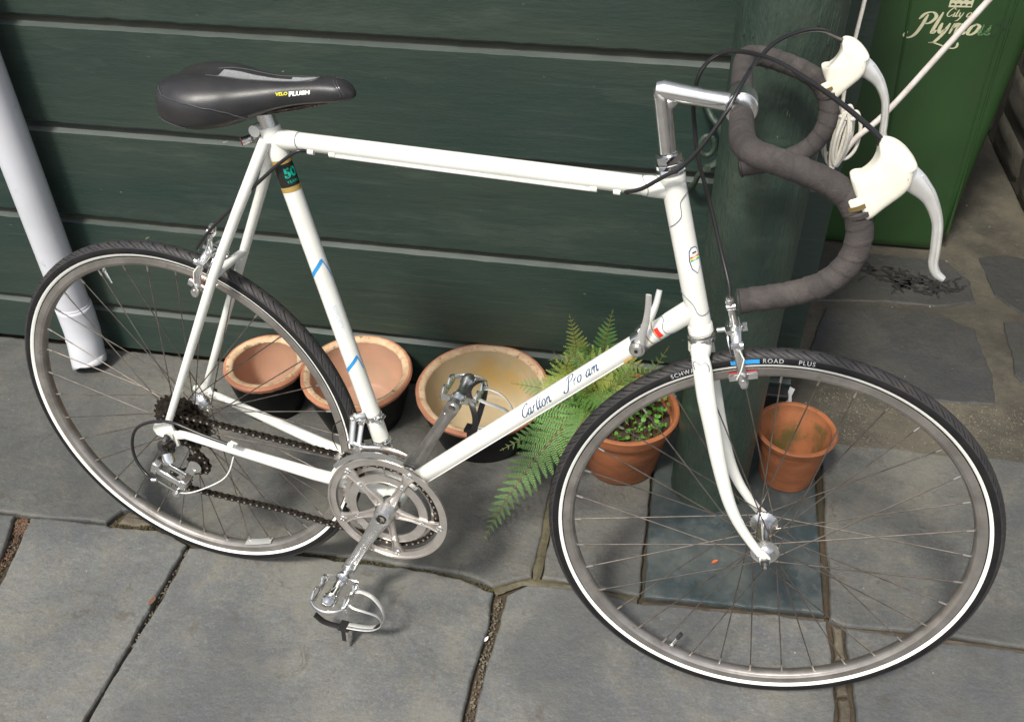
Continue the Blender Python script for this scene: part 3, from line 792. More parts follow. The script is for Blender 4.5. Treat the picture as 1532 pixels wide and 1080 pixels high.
vf = strokes([[(0, 0), (.6, -.05), (1.6, -.45), (2.5, -.75), (3.0, -.6), (3.05, -.1)]], wmin=.12, wmax=.26)
decal('swash', ([(a * .0225, b * .0225) for a, b in vf[0]], vf[1]), on_bin(1.402, .605, 1, .10), 'bin_print', bin_)
m = M(); m.add([face_pt(1.425, .694, .001), face_pt(1.478, .696, .001), face_pt(1.480, .741, .001), face_pt(1.425, .739, .001)], [(0, 1, 2, 3)])
cr_ = m.obj('crest', 'bin_print', bin_)
m = M()
for k in range(4):
    x = 1.429 + k * .0125
    m.add([face_pt(x, .6995, .0014), face_pt(x + .009, .700, .0014), face_pt(x + .0085, .703, .0014), face_pt(x + .0045, .7045, .0014), face_pt(x + .0005, .703, .0014)], [(0, 1, 2, 3, 4)])
for k in range(3):
    x = 1.434 + k * .016
    m.add([face_pt(x, .712, .0014), face_pt(x + .007, .712, .0014), face_pt(x + .007, .728, .0014), face_pt(x, .728, .0014)], [(0, 1, 2, 3)])
m.obj('crest_marks', 'bin_print_faint', cr_)

# ---- stone wall on the right
sw = empty('stone_wall', (1.87, 2.2, 0)); tag(sw, 'rough brown stone wall at the right edge beyond the bin', 'wall')
m = M(); m.box((.124, .35, .45), (.22, 3.4, .9)); m.obj('mortar', 'concrete', sw)
z = 0; row = 0
while z < .9:
    hgt = random.uniform(.10, .17); y = -1.35 + random.uniform(-.1, 0)
    while y < 2.0:
        L_ = random.uniform(.16, .42)
        st = M(); c = V((.02, y + L_ / 2, z + hgt / 2)); nn = 6
        vs = []
        for i in range(nn + 1):
            for j in range(nn + 1):
                u = i / nn - .5; v = j / nn - .5
                e = max(abs(u), abs(v)) * 2
                bul = .016 * (1 - e ** 4) + .010 * noise.noise(V((u * 3 + y * 7, v * 3 + z * 9, 1)))
                ru = (L_ - .012) * u * (1 - .10 * v * v * 4 * abs(u)); rv = (hgt - .012) * v * (1 - .10 * u * u * 4 * abs(v))
                vs.append((c.x - bul, c.y + ru, c.z + rv))
        fs = [(i * (nn + 1) + j, (i + 1) * (nn + 1) + j, (i + 1) * (nn + 1) + j + 1, i * (nn + 1) + j + 1) for i in range(nn) for j in range(nn)]
        rim_ = [i * (nn + 1) for i in range(nn + 1)] + [nn * (nn + 1) + j for j in range(1, nn + 1)] + [i * (nn + 1) + nn for i in range(nn - 1, -1, -1)] + [j for j in range(nn - 1, 0, -1)]
        k0 = len(vs); vs += [(c.x + .05, vs[r][1], vs[r][2]) for r in rim_]
        for q in range(len(rim_)): fs.append((rim_[q], rim_[(q + 1) % len(rim_)], k0 + (q + 1) % len(rim_), k0 + q))
        st.add(vs, fs); st.obj('stone', 'stone_grey', sw, angle=50)
        y += L_
    z += hgt; row += 1

# ================================================================== POTS
def glazed_pot(name, x, y, r, h, inside, label, tilt=0.0, tz=0.0):
    root = empty(name, (x, y, 0)); root.rotation_euler = (tilt, tz, 0)
    tag(root, label, 'pot', 'glazed pots along the foot of the wall')
    rb = r * .74
    w = lambda a, hh: .0006 * noise.noise(V((cos(a) * 2, sin(a) * 2, hh * 20)))
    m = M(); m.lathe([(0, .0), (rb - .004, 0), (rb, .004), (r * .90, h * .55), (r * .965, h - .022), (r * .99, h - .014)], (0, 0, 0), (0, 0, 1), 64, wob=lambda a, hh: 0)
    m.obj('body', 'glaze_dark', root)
    m = M(); m.lathe([(r * .985, h - .015), (r + .001, h - .009), (r + .002, h - .004), (r - .001, h), (r - .006, h + .0012), (r - .0165, h - .0002), (r - .0195, h - .003), (r - .0205, h - .006)],
                     (0, 0, 0), (0, 0, 1), 96, ms=[0, 0, 0, 0, 1, 1, 1], wob=lambda a, hh: .0009 * noise.noise(V((cos(a) * 9, sin(a) * 9, hh * 20))))
    m.obj('rim', ['pot_edge', 'pot_rim'], root)
    m = M(); m.lathe([(r - .0203, h - .005), (r * .84, h - .03), (r * .76, h * .45), (rb * .86, .022), (rb * .78, .016), (0, .014)], (0, 0, 0), (0, 0, 1), 64)
    m.obj('inside', inside, root)
    return root
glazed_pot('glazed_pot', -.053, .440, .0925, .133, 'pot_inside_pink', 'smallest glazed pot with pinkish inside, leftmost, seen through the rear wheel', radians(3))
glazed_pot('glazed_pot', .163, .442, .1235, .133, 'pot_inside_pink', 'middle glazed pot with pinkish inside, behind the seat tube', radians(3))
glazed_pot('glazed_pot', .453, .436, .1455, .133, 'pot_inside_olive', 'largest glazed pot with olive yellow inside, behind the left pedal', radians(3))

def terra_pot(name, x, y, r, h, mat_in, mat_out, label, band=.034, rb=.68, tilt=0):
    root = empty(name, (x, y, .003)); root.rotation_euler = (tilt, 0, random.uniform(0, 3)); tag(root, label, 'pot')
    w = lambda a, hh: .0008 * noise.noise(V((cos(a) * 2.5, sin(a) * 2.5, hh * 15)))
    m = M(); m.lathe([(0, 0), (r * rb - .003, 0), (r * rb, .003), (r * .86, h - band - .004), (r * .87, h - band)], (0, 0, 0), (0, 0, 1), 72, wob=lambda a, hh: .0005 * sin(hh * 900) if 0 < hh < h - band - .01 else 0)
    m.obj('body', mat_out, root)
    m = M(); m.lathe([(r * .85, h - band), (r * .93, h - band + .002), (r * .955, h - band + .008), (r - .001, h - .006), (r, h - .003), (r - .003, h), (r - .008, h), (r - .0115, h - .004)], (0, 0, 0), (0, 0, 1), 96, wob=w)
    m.obj('rim', mat_out, root)
    m = M(); m.lathe([(r - .0112, h - .003), (r - .014, h - band), (r - .018, h - band - .006), (r * rb - .005, .018), (r * rb - .012, .013), (0, .012)], (0, 0, 0), (0, 0, 1), 72, wob=lambda a, hh: .0006 * sin(hh * 700) if .02 < hh < h - band - .01 else 0)
    m.obj('inside', mat_in, root)
    return root
FX, FY, FR, FH = .766, .388, .1150, .158
terra_pot('planted_pot', FX, FY, FR, FH, 'terracotta', 'terracotta', 'orange terracotta pot holding seedlings and fern behind the front tyre')
terra_pot('empty_pot', 1.120, .405, .0835, .137, 'terracotta_mossy', 'terracotta', 'empty terracotta pot with moss inside, right of the post', band=.020, rb=.66)
m = M(); vs = [(0, 0, 0)]; nn = 40
m = M(); vs = []; ringsn = 10
for i in range(ringsn + 1):
    for k in range(nn):
        a = 2 * pi * k / nn; r_ = (FR - .017) * i / ringsn
        vs.append((FX + r_ * cos(a), FY + r_ * sin(a), FH - .030 + .008 * noise.noise(V((r_ * cos(a) * 40, r_ * sin(a) * 40, 2)))))
fs = [(i * nn + k, (i + 1) * nn + k, (i + 1) * nn + (k + 1) % nn, i * nn + (k + 1) % nn) for i in range(ringsn) for k in range(nn)]
m.add(vs, fs); so2 = m.obj('potting_soil', 'soil', fix=True); tag(so2, 'dark potting soil filling the planted terracotta pot', 'soil', kind='stuff')
# seedlings
m = M()
for i in range(150):
    a = random.uniform(0, 6.28); r_ = (FR - .028) * sqrt(random.random()); hx = FX + .004 + r_ * cos(a); hy = FY + r_ * sin(a); hz = FH - .026
    hh = random.uniform(.006, .03); sz = random.uniform(.0035, .0095); mt = 0 if random.random() < .75 else 1
    top = V((hx + random.gauss(0, .005), hy + random.gauss(0, .005), hz + hh))
    m.tube([(hx, hy, hz), top], .0006, 4, 2)
    for q in range(random.choice((2, 3, 4))):
        b_ = random.uniform(0, 6.28); d = V((cos(b_), sin(b_), random.uniform(.0, .5))).normalized(); s_ = V((-sin(b_), cos(b_), 0)); up = d.cross(s_) * -1
        c = top
        vs = [c, c + d * sz * .5 + s_ * sz * .42 + up * sz * .1, c + d * sz * 1.05 + s_ * sz * .38, c + d * sz * 1.35, c + d * sz * 1.05 - s_ * sz * .38, c + d * sz * .5 - s_ * sz * .42 + up * sz * .1, c + d * sz * .65 - up * sz * .12]
        m.add(vs, [(0, 6, 1), (1, 6, 2), (2, 6, 3), (3, 6, 4), (4, 6, 5), (5, 6, 0)], mt)
sg = m.obj('seedlings', ['leaf_bright', 'fern_green', 'stem_brown'], fix=False, angle=80); tag(sg, 'mass of bright green seedlings growing in the terracotta pot', 'seedlings', kind='stuff')

# ---- fern
def pinna_mesh(nlob, seed):
    random.seed(seed); m = M()
    m.tube([(0, 0, 0), (.5, 0, -.012), (1, .03, -.06)], [.010, .007, .002], 5, 1)
    for i in range(nlob):
        t = (i + .6) / nlob
        w = .135 * (1 - t) ** .55 + .014
        zc = -.06 * t * t - .002
        for sgn in (-1, 1):
            ww = w * random.uniform(.9, 1.1); x0 = t + random.uniform(-.004, .004); dx = .66 / nlob
            fwd = .35 * ww
            z1 = zc + random.uniform(.002, .02); zt = zc - random.uniform(0, .03) * (1 + w)
            vs = [(x0 - dx * .45, 0, zc), (x0 - dx * .50 + fwd * .5, sgn * ww * .55, z1), (x0 - dx * .18 + fwd, sgn * ww * .95, zt), (x0 + dx * .22 + fwd, sgn * ww * .90, zt), (x0 + dx * .50 + fwd * .5, sgn * ww * .5, z1), (x0 + dx * .45, 0, zc), (x0 + fwd * .5, sgn * ww * .5, z1 + .012)]
            m.add(vs, [(0, 6, 1), (1, 6, 2), (2, 6, 3), (3, 6, 4), (4, 6, 5), (5, 6, 0)], 0)
    return m
PM = {}
for mt in ('fern_green', 'fern_yellow'):
    PM[mt] = [pinna_mesh(13, s_).mesh('pinna', [mt, 'stem_brown'], 70, False) for s_ in (3, 4, 5)]
random.seed(21)
fern = empty('fern', (.72, .41, .13)); tag(fern, 'green fern with long arching fronds in the terracotta pot', 'fern')
def frond(pts, width, npair, mt='fern_green', up=(0, -.3, 1), start=.18):
    S = spl(pts, 10); S = [p - V((.72, .41, .13)) for p in S]; L = len(S)
    m = M(); m.tube(S, [.0019 - .0013 * i / L for i in range(L)], 6)
    fo = m.obj('frond', 'stem_brown', fern)
    for i in range(npair):
        t = start + (1 - start) * (i + .3) / npair
        f = t * (L - 1); k = min(int(f), L - 2); p = S[k].lerp(S[k + 1], f - k); T = (S[k + 1] - S[k]).normalized()
        u = V(up); u = (u - T * u.dot(T)).normalized(); side = T.cross(u)
        e = (t - start) / (1 - start)
        ln = width * max(.07, (1 - e) ** .9 * (1.0 if e > .12 else .72 + e * 2.3))
        for sg_ in (-1, 1):
            d = (side * sg_ + T * (.42 + .35 * e) + u * random.uniform(-.16, .10)).normalized()
            nrm = (u - d * u.dot(d)).normalized(); yv = nrm.cross(d)
            o = bpy.data.objects.new('pinna', random.choice(PM[mt])); COL.objects.link(o); o.parent = fo
            s_ = ln * random.uniform(.95, 1.2); ws = s_ * random.uniform(1.10, 1.40) * (1.0 if s_ > .03 else 1.2)
            mm = Matrix(((d.x * s_, yv.x * ws, nrm.x * s_, p.x), (d.y * s_, yv.y * ws, nrm.y * s_, p.y), (d.z * s_, yv.z * ws, nrm.z * s_, p.z), (0, 0, 0, 1)))
            o.matrix_basis = mm
    return fo
R0 = (.715, .405, .13)
frond([R0, (.69, .365, .178), (.645, .305, .155), (.590, .235, .105), (.545, .165, .052), (.518, .108, .010)], .092, 27, start=.10)
frond([R0, (.672, .43, .20), (.655, .435, .27), (.638, .43, .353)], .046, 16, 'fern_yellow', up=(.2, -1, .3), start=.3)
frond([R0, (.706, .44, .20), (.712, .45, .279), (.724, .45, .362)], .052, 17, up=(.1, -1, .2), start=.2)
frond([R0, (.665, .41, .165), (.628, .415, .205), (.609, .42, .262)], .046, 14, up=(.1, -1, .4))
frond([R0, (.758, .40, .19), (.806, .40, .235), (.842, .40, .322)], .050, 14, up=(-.2, -1, .6))
frond([R0, (.662, .38, .176), (.590, .375, .196), (.528, .37, .205)], .052, 16, up=(0, -.7, 1))
frond([R0, (.655, .34, .150), (.590, .31, .130), (.520, .28, .095)], .060, 17, up=(0, -.6, 1))
frond([R0, (.72, .36, .21), (.785, .355, .238), (.850, .35, .225)], .056, 16, 'fern_yellow', up=(0, -.7, 1))
frond([R0, (.69, .40, .225), (.751, .39, .278), (.815, .385, .262)], .060, 16, 'fern_yellow', up=(0, -.8, 1))
frond([R0, (.70, .37, .205), (.735, .32, .225), (.780, .285, .205)], .060, 16, up=(0, -.5, 1))
frond([R0, (.66, .39, .22), (.625, .35, .23), (.585, .33, .185)], .060, 16, 'fern_yellow', up=(0, -.6, 1))
frond([R0, (.70, .35, .18), (.68, .29, .175), (.655, .235, .12)], .060, 17, up=(0, -.4, 1))
frond([R0, (.69, .42, .22), (.68, .43, .26), (.685, .40, .30)], .046, 13, 'fern_green', up=(0, -1, .4))
frond([R0, (.735, .40, .20), (.765, .395, .225), (.800, .37, .215)], .056, 14, 'fern_yellow', up=(0, -.8, 1))
frond([R0, (.70, .385, .21), (.715, .36, .25), (.745, .34, .265)], .054, 14, 'fern_yellow', up=(0, -.8, .8))
frond([R0, (.685, .385, .19), (.655, .37, .205), (.620, .365, .17)], .056, 14, up=(0, -.7, 1))
frond([R0, (.675, .40, .17), (.640, .395, .235), (.655, .39, .29)], .044, 13, 'fern_yellow', up=(0, -1, .5))
frond([R0, (.70, .40, .20), (.660, .42, .25), (.600, .41, .245)], .048, 14, up=(0, -1, .6))
frond([R0, (.73, .38, .19), (.76, .36, .26), (.775, .37, .30)], .048, 14, up=(0, -1, .6))
leaf_bit(.652, .345, .150, .017, 'dead_leaf', 'curled reddish brown dead leaf caught in the fern below the down tube', 'leaf', 1.2, 'dead_leaf')
leaf_bit(.700, .33, .166, .012, 'dead_leaf', 'small brown dead leaf resting on the pot rim among fronds', 'leaf', .2, 'dead_leaf')

# ================================================================== ROPES
random.seed(5)
rb_ = empty('rope_bundle', (1.076, .395, .79)); tag(rb_, 'bundle of looped pale clothes line hanging right of the post', 'rope')
for k in range(8):
    a = random.uniform(-.014, .014); w_ = random.uniform(.006, .016); h0 = .835 + random.uniform(-.008, .004); h1 = .742 + random.uniform(-.01, .012)
    cx = 1.074 + a; cy = .395 + random.uniform(-.012, .012); dy = random.uniform(-.006, .006)
    P = [(cx - w_ * .3, cy, h0), (cx - w_, cy + dy, .80), (cx - w_ * .9, cy, .765), (cx, cy - dy, h1), (cx + w_ * .9, cy, .77), (cx + w_, cy + dy, .805), (cx + w_ * .3, cy, h0 + .002)]
    P = [(x - 1.076, y - .395, z - .79) for x, y, z in P]
    m = M(); m.tube(spl(P, 6, closed=True), .0030, 8, closed=True); m.obj('loop', 'rope_fibre', rb_)
m = M(); m.tube([(.0 + .012 * cos(t * pi / 6), .010 * sin(t * pi / 6), .036 + .002 * sin(t)) for t in range(12)], .0034, 8, closed=True); m.obj('binding', 'rope_fibre', rb_)
m = M(); m.tube(spl([(-.006, 0, .03), (-.012, 0, .07), (-.014, 0, .14), (-.012, 0, .24), (-.010, 0, .40), (-.006, 0, .8)], 6), .0031, 10); m.obj('line', 'rope_fibre', rb_)
m = M(); m.tube(spl([(.0, -.002, -.05), (.020, -.004, .0), (.061, -.004, .055), (.156, -.004, .226), (.40, -.004, .66)], 8), .0047, 12)
co_ = m.obj('washing_line', 'cord_plastic'); co_.location = (1.076, .395, .79); tag(co_, 'thick pale plastic cord running diagonally across the bin to the upper right', 'cord')
m = M(); m.box((1.052, .397, .79), (.040, .014, .016)); m.box((1.066, .397, .79), (.010, .014, .085))
cl_ = m.obj('cleat', 'post_green'); tag(cl_, 'painted cleat on the right of the post holding the rope bundle', 'cleat'); q = cl_.modifiers.new('b', 'BEVEL'); q.width = .003

# ================================================================== BICYCLE (bike frame: x forward, y to the rider's left, z up, origin at the rear contact point)
random.seed(11)
PSI, LEAN, STEER = -0.1155575, 0.1017631, 0.0917370
Bm = (Matrix.Rotation(PSI, 4, 'Z') @ Matrix.Rotation(-LEAN, 4, 'X'))
Bm = Matrix.Translation((0, 0, .001)) @ Bm
bike = empty('bicycle', mat=Bm)
tag(bike, 'white racing bicycle with drop handlebar leaning by the green wall', 'bicycle')
RT = .3405; WB = 1.01486
AX = V((-.2923717, 0, .9563048)); PV = V((.96704894, 0, .32588141))
ST = Matrix.Translation(PV) @ Matrix.Rotation(STEER, 4, AX) @ Matrix.Translation(-PV)
ST3 = ST.to_3x3()
def S(p): return ST @ V(p)
CAMB = Bm.inverted() @ CAMPOS            # the side from which decals are laid on the tubes
BB = V((.4014, 0, .2715))
W = 'white_paint'

# ---- frame tubes
SC = V((.2393, 0, .8875)); TH = V((.8077, 0, .8929)); HT0 = V((.8040, 0, .9140)); HT1 = V((.8705, 0, .6925)); DH = V((.8590, 0, .7285))
def ftube(name, P, r, n=32, flat=1, up=None, parent=bike, label=None):
    m = M(); m.tube(P, r, n, flat=flat, up=up); return m.obj(name, W, parent, label=label)
top_tube = ftube('top_tube', [SC, TH], .0127)
seat_dir = (SC - BB).normalized()
seat_tube = ftube('seat_tube', [BB, SC + seat_dir * .016], .0143)
down_tube = ftube('down_tube', [BB, DH], .0143)
hd = (HT0 - HT1).normalized()
head_tube = ftube('head_tube', [HT1, HT0], .0160)
m = M(); m.cyl(BB + V((0, -.034, 0)), BB + V((0, .034, 0)), .0205, n=36)
m.cyl(BB + V((0, -.036, 0)), BB + V((0, -.033, 0)), .0175, n=36, m=1); m.cyl(BB + V((0, .033, 0)), BB + V((0, .037, 0)), .0175, n=36, m=1)
m.obj('bottom_bracket', [W, 'dull_alloy'], bike)
# lug sleeves
def lug(par, a, b, r, L, name='lug'):
    d = (b - a).normalized(); m = M()
    m.tube([a, a + d * L * .8, a + d * L], [r + .0013, r + .0012, r + .0002], 32); return m.obj(name, W, par)
lug(top_tube, SC, TH, .0127, .040); lug(top_tube, TH, SC, .0127, .038)
lug(seat_tube, SC + seat_dir * .017, BB, .0143, .047); lug(down_tube, DH, BB, .0143, .052); lug(down_tube, BB, DH, .0143, .05); lug(seat_tube, BB, SC, .0143, .045)
lug(head_tube, HT0, HT1, .0160, .012); lug(head_tube, HT1, HT0, .0160, .013)
m = M(); m.lathe([(.0160, 0), (.0175, .001), (.0175, .006), (.0160, .007)], HT0 - hd * .005, hd, 32); m.obj('lug_collar', W, head_tube)
# stays
STR = {}
for s in (-1, 1):
    a = V((.2330, s * .0165, .884)); b_ = V((.1330, s * .046, .6710)); c_ = V((-.0010, s * .0600, .3650))
    m = M(); P = [a + (a - b_).normalized() * .006, a, a.lerp(b_, .5) + V((0, s * .003, 0)), b_, b_.lerp(c_, .6), c_]
    m.tube(P, [.0085, .0090, .0080, .0078, .0070, .0062], 20)
    STR[s] = (a, b_, c_)
    m.obj('seat_stay', W, bike)
    a = BB + V((-.012, s * .017, .004)); e = V((.0230, s * .0590, .3440)); mid = a.lerp(e, .35) + V((0, s * .005, 0))
    m = M(); m.tube([a, mid, a.lerp(e, .7) + V((0, s * .002, 0)), e, e + (e - mid).normalized() * .008], [.0118, .0108, .0088, .0068, .0055], 20)
    m.obj('chain_stay', W, bike)
    # dropout plate
    yy = s * .0615
    pl = [(-.030, .355), (-.034, .345), (-.028, .334), (-.012, .330), (-.004, .318) if s < 0 else (-.004, .328), (.006, .314) if s < 0 else (.004, .328), (.014, .320) if s < 0 else (.014, .330), (.012, .334), (.030, .339), (.034, .345), (.022, .349), (.010, .350), (.006, .366), (-.006, .370), (-.012, .361)]
    m = M(); m.prism(pl, (0, yy + .0025, 0), (1, 0, 0), (0, 0, 1), 0, .005, bev=.0006); m.obj('dropout', W, bike)
brz = .6690
m = M(); q = V((.1335, 0, .6690)); m.tube([q + V((0, -.045, 0)), q + V((0, -.02, .002)), q + V((0, .02, .002)), q + V((0, .045, 0))], [.0062, .0066, .0066, .0062], 16)
m.obj('brake_bridge', W, bike)
m = M(); q = V((.290, 0, .2985)); m.cyl(q + V((0, -.026, 0)), q + V((0, .026, 0)), .0055, n=14); m.obj('stay_bridge', W, bike)
# seat post, binder bolt, clamp
m = M(); m.tube([SC + seat_dir * .012, SC + seat_dir * .050], .0130, 28); sp = m.obj('seat_post', 'alloy', bike)
m = M(); c = SC + seat_dir * .014 + V((-.018, 0, -.002))
m.cyl(c + V((0, -.014, 0)), c + V((0, .014, 0)), .0085, n=20); m.obj('seat_lug_ear', W, bike)
m = M(); c = V((.1995, 0, .8838)); m.tube([c + V((.014, -.012, .004)), c + V((.010, -.012, .003))], .0055, 14); m.cyl(c + V((.016, 0, .003)), c + V((-.001, -.019, -.001)), .0066, .0066, 20)
bo = m.obj('seat_bolt', 'dull_alloy', bike)
m = M(); d = V((-.017, -.019, -.004)).normalized(); e = c + V((-.001, -.019, -.001)); m.cyl(e - d * .001, e + d * .0006, .0042, .0038, 16); m.obj('bolt_cap', 'rubber_red', bo)
m = M(); c = SC + seat_dir * .053 + V((-.004, 0, 0)); m.cyl(c + V((0, -.024, 0)), c + V((0, .024, 0)), .0105, n=24); m.box(c + V((0, 0, -.004)), (.034, .040, .014)); q = m.obj('saddle_clamp', 'dull_alloy', bike)
bv = q.modifiers.new('b', 'BEVEL'); bv.width = .0015; bv.segments = 2

# ---- saddle
secs = [(.082, .012, .948, .930), (.086, .032, .957, .921), (.094, .054, .967, .913), (.110, .069, .9735, .906), (.137, .0775, .9780, .9025), (.165, .0765, .9785, .9035), (.192, .067, .977, .909), (.215, .054, .9755, .917),
        (.240, .042, .9755, .928), (.268, .033, .9775, .938), (.300, .0275, .981, .946), (.328, .0245, .983, .951), (.349, .0215, .982, .954), (.361, .0160, .978, .957), (.369, .0085, .971, .960), (.372, .002, .966, .963)]
def sad_eval():
    m = M(); n = 44; xs = []
    K = 5
    allp = []
    for i in range(len(secs) - 1):
        for k in range(K):
            t = k / K
            def cr(j):
                a = secs[max(i - 1, 0)][j]; b = secs[i][j]; c = secs[i + 1][j]; d = secs[min(i + 2, len(secs) - 1)][j]
                return .5 * (2 * b + (c - a) * t + (2 * a - 5 * b + 4 * c - d) * t * t + (3 * b - a - 3 * c + d) * t ** 3)
            allp.append(tuple(cr(j) for j in range(4)))
    allp.append(secs[-1])
    vs = []
    for (x, hw, zt, zb) in allp:
        zc = zb + .42 * (zt - zb); 
        for k in range(n):
            a = 2 * pi * k / n; ca, sa = cos(a), sin(a)
            y = hw * (abs(ca) ** .82) * (1 if ca > 0 else -1)
            if sa >= 0: z = zc + (zt - zc) * abs(sa) ** .80
            else: z = zc - (zc - zb) * abs(sa) ** .55; y *= .93 + .07 * (1 + sa)
            ch = max(0, min(1, (x - .115) / .04)) * max(0, min(1, (.325 - x) / .03))
            wch = .012 + .012 * max(0, min(1, (.23 - x) / .08))
            if sa > 0: z -= .0070 * ch * math.exp(-(y / wch) ** 2)
            z -= .008 * max(0, min(1, (.19 - x) / .07)) * math.exp(-(y / .020) ** 2) if sa > 0 else 0
            vs.append((x, y, z))
    fs, ms = [], []
    L = len(allp)
    for i in range(L - 1):
        for k in range(n):
            q = (k + 1) % n; fs.append((i * n + k, i * n + q, (i + 1) * n + q, (i + 1) * n + k))
            a = 2 * pi * (k + .5) / n; x = allp[i][0]; y = allp[i][1] * cos(a)
            wch = .007 + .008 * max(0, min(1, (.25 - x) / .08))
            ms.append(1 if (sin(a) > 0 and .16 < x < .312 and abs(y) < wch) else 0)
    fs += [tuple(range(n)), tuple((L - 1) * n + k for k in reversed(range(n)))]; ms += [0, 0]
    m.v = vs; m.f = fs; m.m = ms
    return m
sm_ = sad_eval()
saddle = sm_.obj('saddle', ['saddle_vinyl', 'saddle_cloth'], bike, angle=70)
bvh = BVHTree.FromPolygons([V(v) for v in sm_.v], sm_.f)
def on_saddle(p, off=.0006):
    loc, nr, i, d = bvh.find_nearest(V(p))
    if nr.dot(loc - V((loc.x, 0, .95))) < 0: nr = -nr
    return loc + nr * off
def seam(pts, r=.0011, name='piping', mat='saddle_piping'):
    P = [on_saddle(p, r * .4) for p in spl(pts, 8)]; m = M(); m.tube(P, r, 8); return m.obj(name, mat, saddle)
for s in (-1, 1):
    seam([(.094, s * .058, .972), (.104, s * .068, .966), (.118, s * .078, .960), (.145, s * .08, .955), (.183, s * .08, .948), (.212, s * .065, .938), (.230, s * .052, .924), (.236, s * .045, .912)])
    seam([(.094, s * .06, .917), (.104, s * .07, .914), (.125, s * .08, .909), (.150, s * .08, .903)], .0009)
    seam([(.344, s * .006, .99), (.350, s * .015, .985), (.358, s * .022, .977), (.3615, s * .022, .965)], .0009)
    seam([(.349, s * .006, .99), (.355, s * .015, .985), (.363, s * .022, .977), (.366, s * .018, .965)], .0009)
    seam([(.155, s * .012, .99), (.18, s * .018, .99), (.22, s * .017, .99), (.26, s * .011, .99), (.30, s * .009, .99), (.318, s * .003, .99)], .0010)
# print on the side of the saddle
def sad_map(x0, z0, dx, dz):
    ux = V((.0575, 0, .0110)).normalized(); uz = V((0, 0, 1))
    def f(a, b): return on_saddle(V((x0, -.034, z0)) + ux * a + uz * b, .0005)
    return f
vf = text2d('VELO', .0072, bold=.0002); decal('lettering', vf, sad_map(.2700, .9615, 0, 0), 'yellow_print', saddle)
wv = max(a for a, b in vf[0])
vf = text2d('PLUSH', .0105, bold=.0007); decal('lettering', vf, sad_map(.2700 + wv + .0012, .9625, 0, 0), 'white_print', saddle)
m = M()
for s in (-1, 1):
    m.tube(spl([(.115, s * .028, .922), (.135, s * .026, .915), (.18, s * .022, .922), (.235, s * .022, .930), (.29, s * .016, .942), (.345, s * .006, .957)], 5), .0035, 10)
m.obj('saddle_rail', 'dark_steel', saddle)

# ---- decals on tubes
def tube_map(a, b, r, flip=False, roll=0.0, sx=1.0):
    a, b = V(a), V(b); ax = (b - a).normalized(); mid = (a + b) / 2
    out = (CAMB - mid); out = (out - ax * out.dot(ax)).normalized()
    t = ax.cross(out) * -1
    if t.z < 0: t = -t
    def f(u, v, lift=.0003):
        an = v / r + roll
        return a + ax * u + (out * cos(an) + t * sin(an)) * (r + lift)
    return f
def patch(mapf, u0, u1, v0, v1, name, mat, parent, lift=.0004, nv=10, label=None):
    m = M(); vs = []
    for i in range(nv + 1):
        v = v0 + (v1 - v0) * i / nv
        vs += [mapf(u0, v, lift), mapf(u1, v, lift)]
    m.add(vs, [(2 * i, 2 * i + 1, 2 * i + 3, 2 * i + 2) for i in range(nv)])
    return m.obj(name, mat, parent, fix=False, label=label)
dt = tube_map(BB, DH, .0143)
DTL = (DH - BB).length
vf = script2d('Carlton', size=.0095, wmin=.10, wmax=.27, shear=.55); decal('lettering', vf, lambda a, b: dt(.312 + a, b - .007), 'navy_print', down_tube)
vf2 = script2d('Pro-am', size=.0090, wmin=.10, wmax=.27, shear=.55); decal('lettering', vf2, lambda a, b: dt(.312 + .0965 + a * 1.06, b - .004), 'navy_print', down_tube)
# maker's bands near the head of the down tube
for u, wd, mt in ((DTL - .081, .0020, 'gold_print'), (DTL - .073, .0030, 'faint_print'), (DTL - .068, .0020, 'gold_print')):
    patch(dt, u, u + wd, -.019, .019, 'band', mt, down_tube)
patch(dt, DTL - .0655, DTL - .0585, -.011, .004, 'band', 'red_print', down_tube, .0005)
st = tube_map(SC, BB, .0143)
patch(st, .030, .078, -.020, .020, 'maker_label', 'gold_print', seat_tube, .0004, 14)
patch(st, .036, .070, -.0185, .0185, 'maker_label', 'black_print', seat_tube, .0006, 14)
def upright(mapf, u0, v0, roll=0):
    return lambda a, b: mapf(u0 - b, v0 + a * -1 if False else v0 - 0 + a, .0008)
# the numerals read upright, across the seat tube
tax = (BB - SC).normalized(); mid_ = SC + tax * .05; outv = (CAMB - mid_); outv = (outv - tax * outv.dot(tax)).normalized(); tright = tax.cross(outv)
if tright.x < 0: tright = -tright
def st_up(u0, v0):
    def f(a, b):
        an = (v0 + a) / .0143
        return SC + tax * (u0 - b) + (outv * cos(an) + tright * sin(an)) * (.0143 + .0009)
    return f
vf = text2d('50', .0190, bold=.0008); decal('lettering', vf, st_up(.0560, -.0035), 'green_print', seat_tube)
vf = text2d('YEARS', .0062); decal('lettering', vf, st_up(.0650, -.0030), 'green_print', seat_tube)
STL = (BB - SC).length
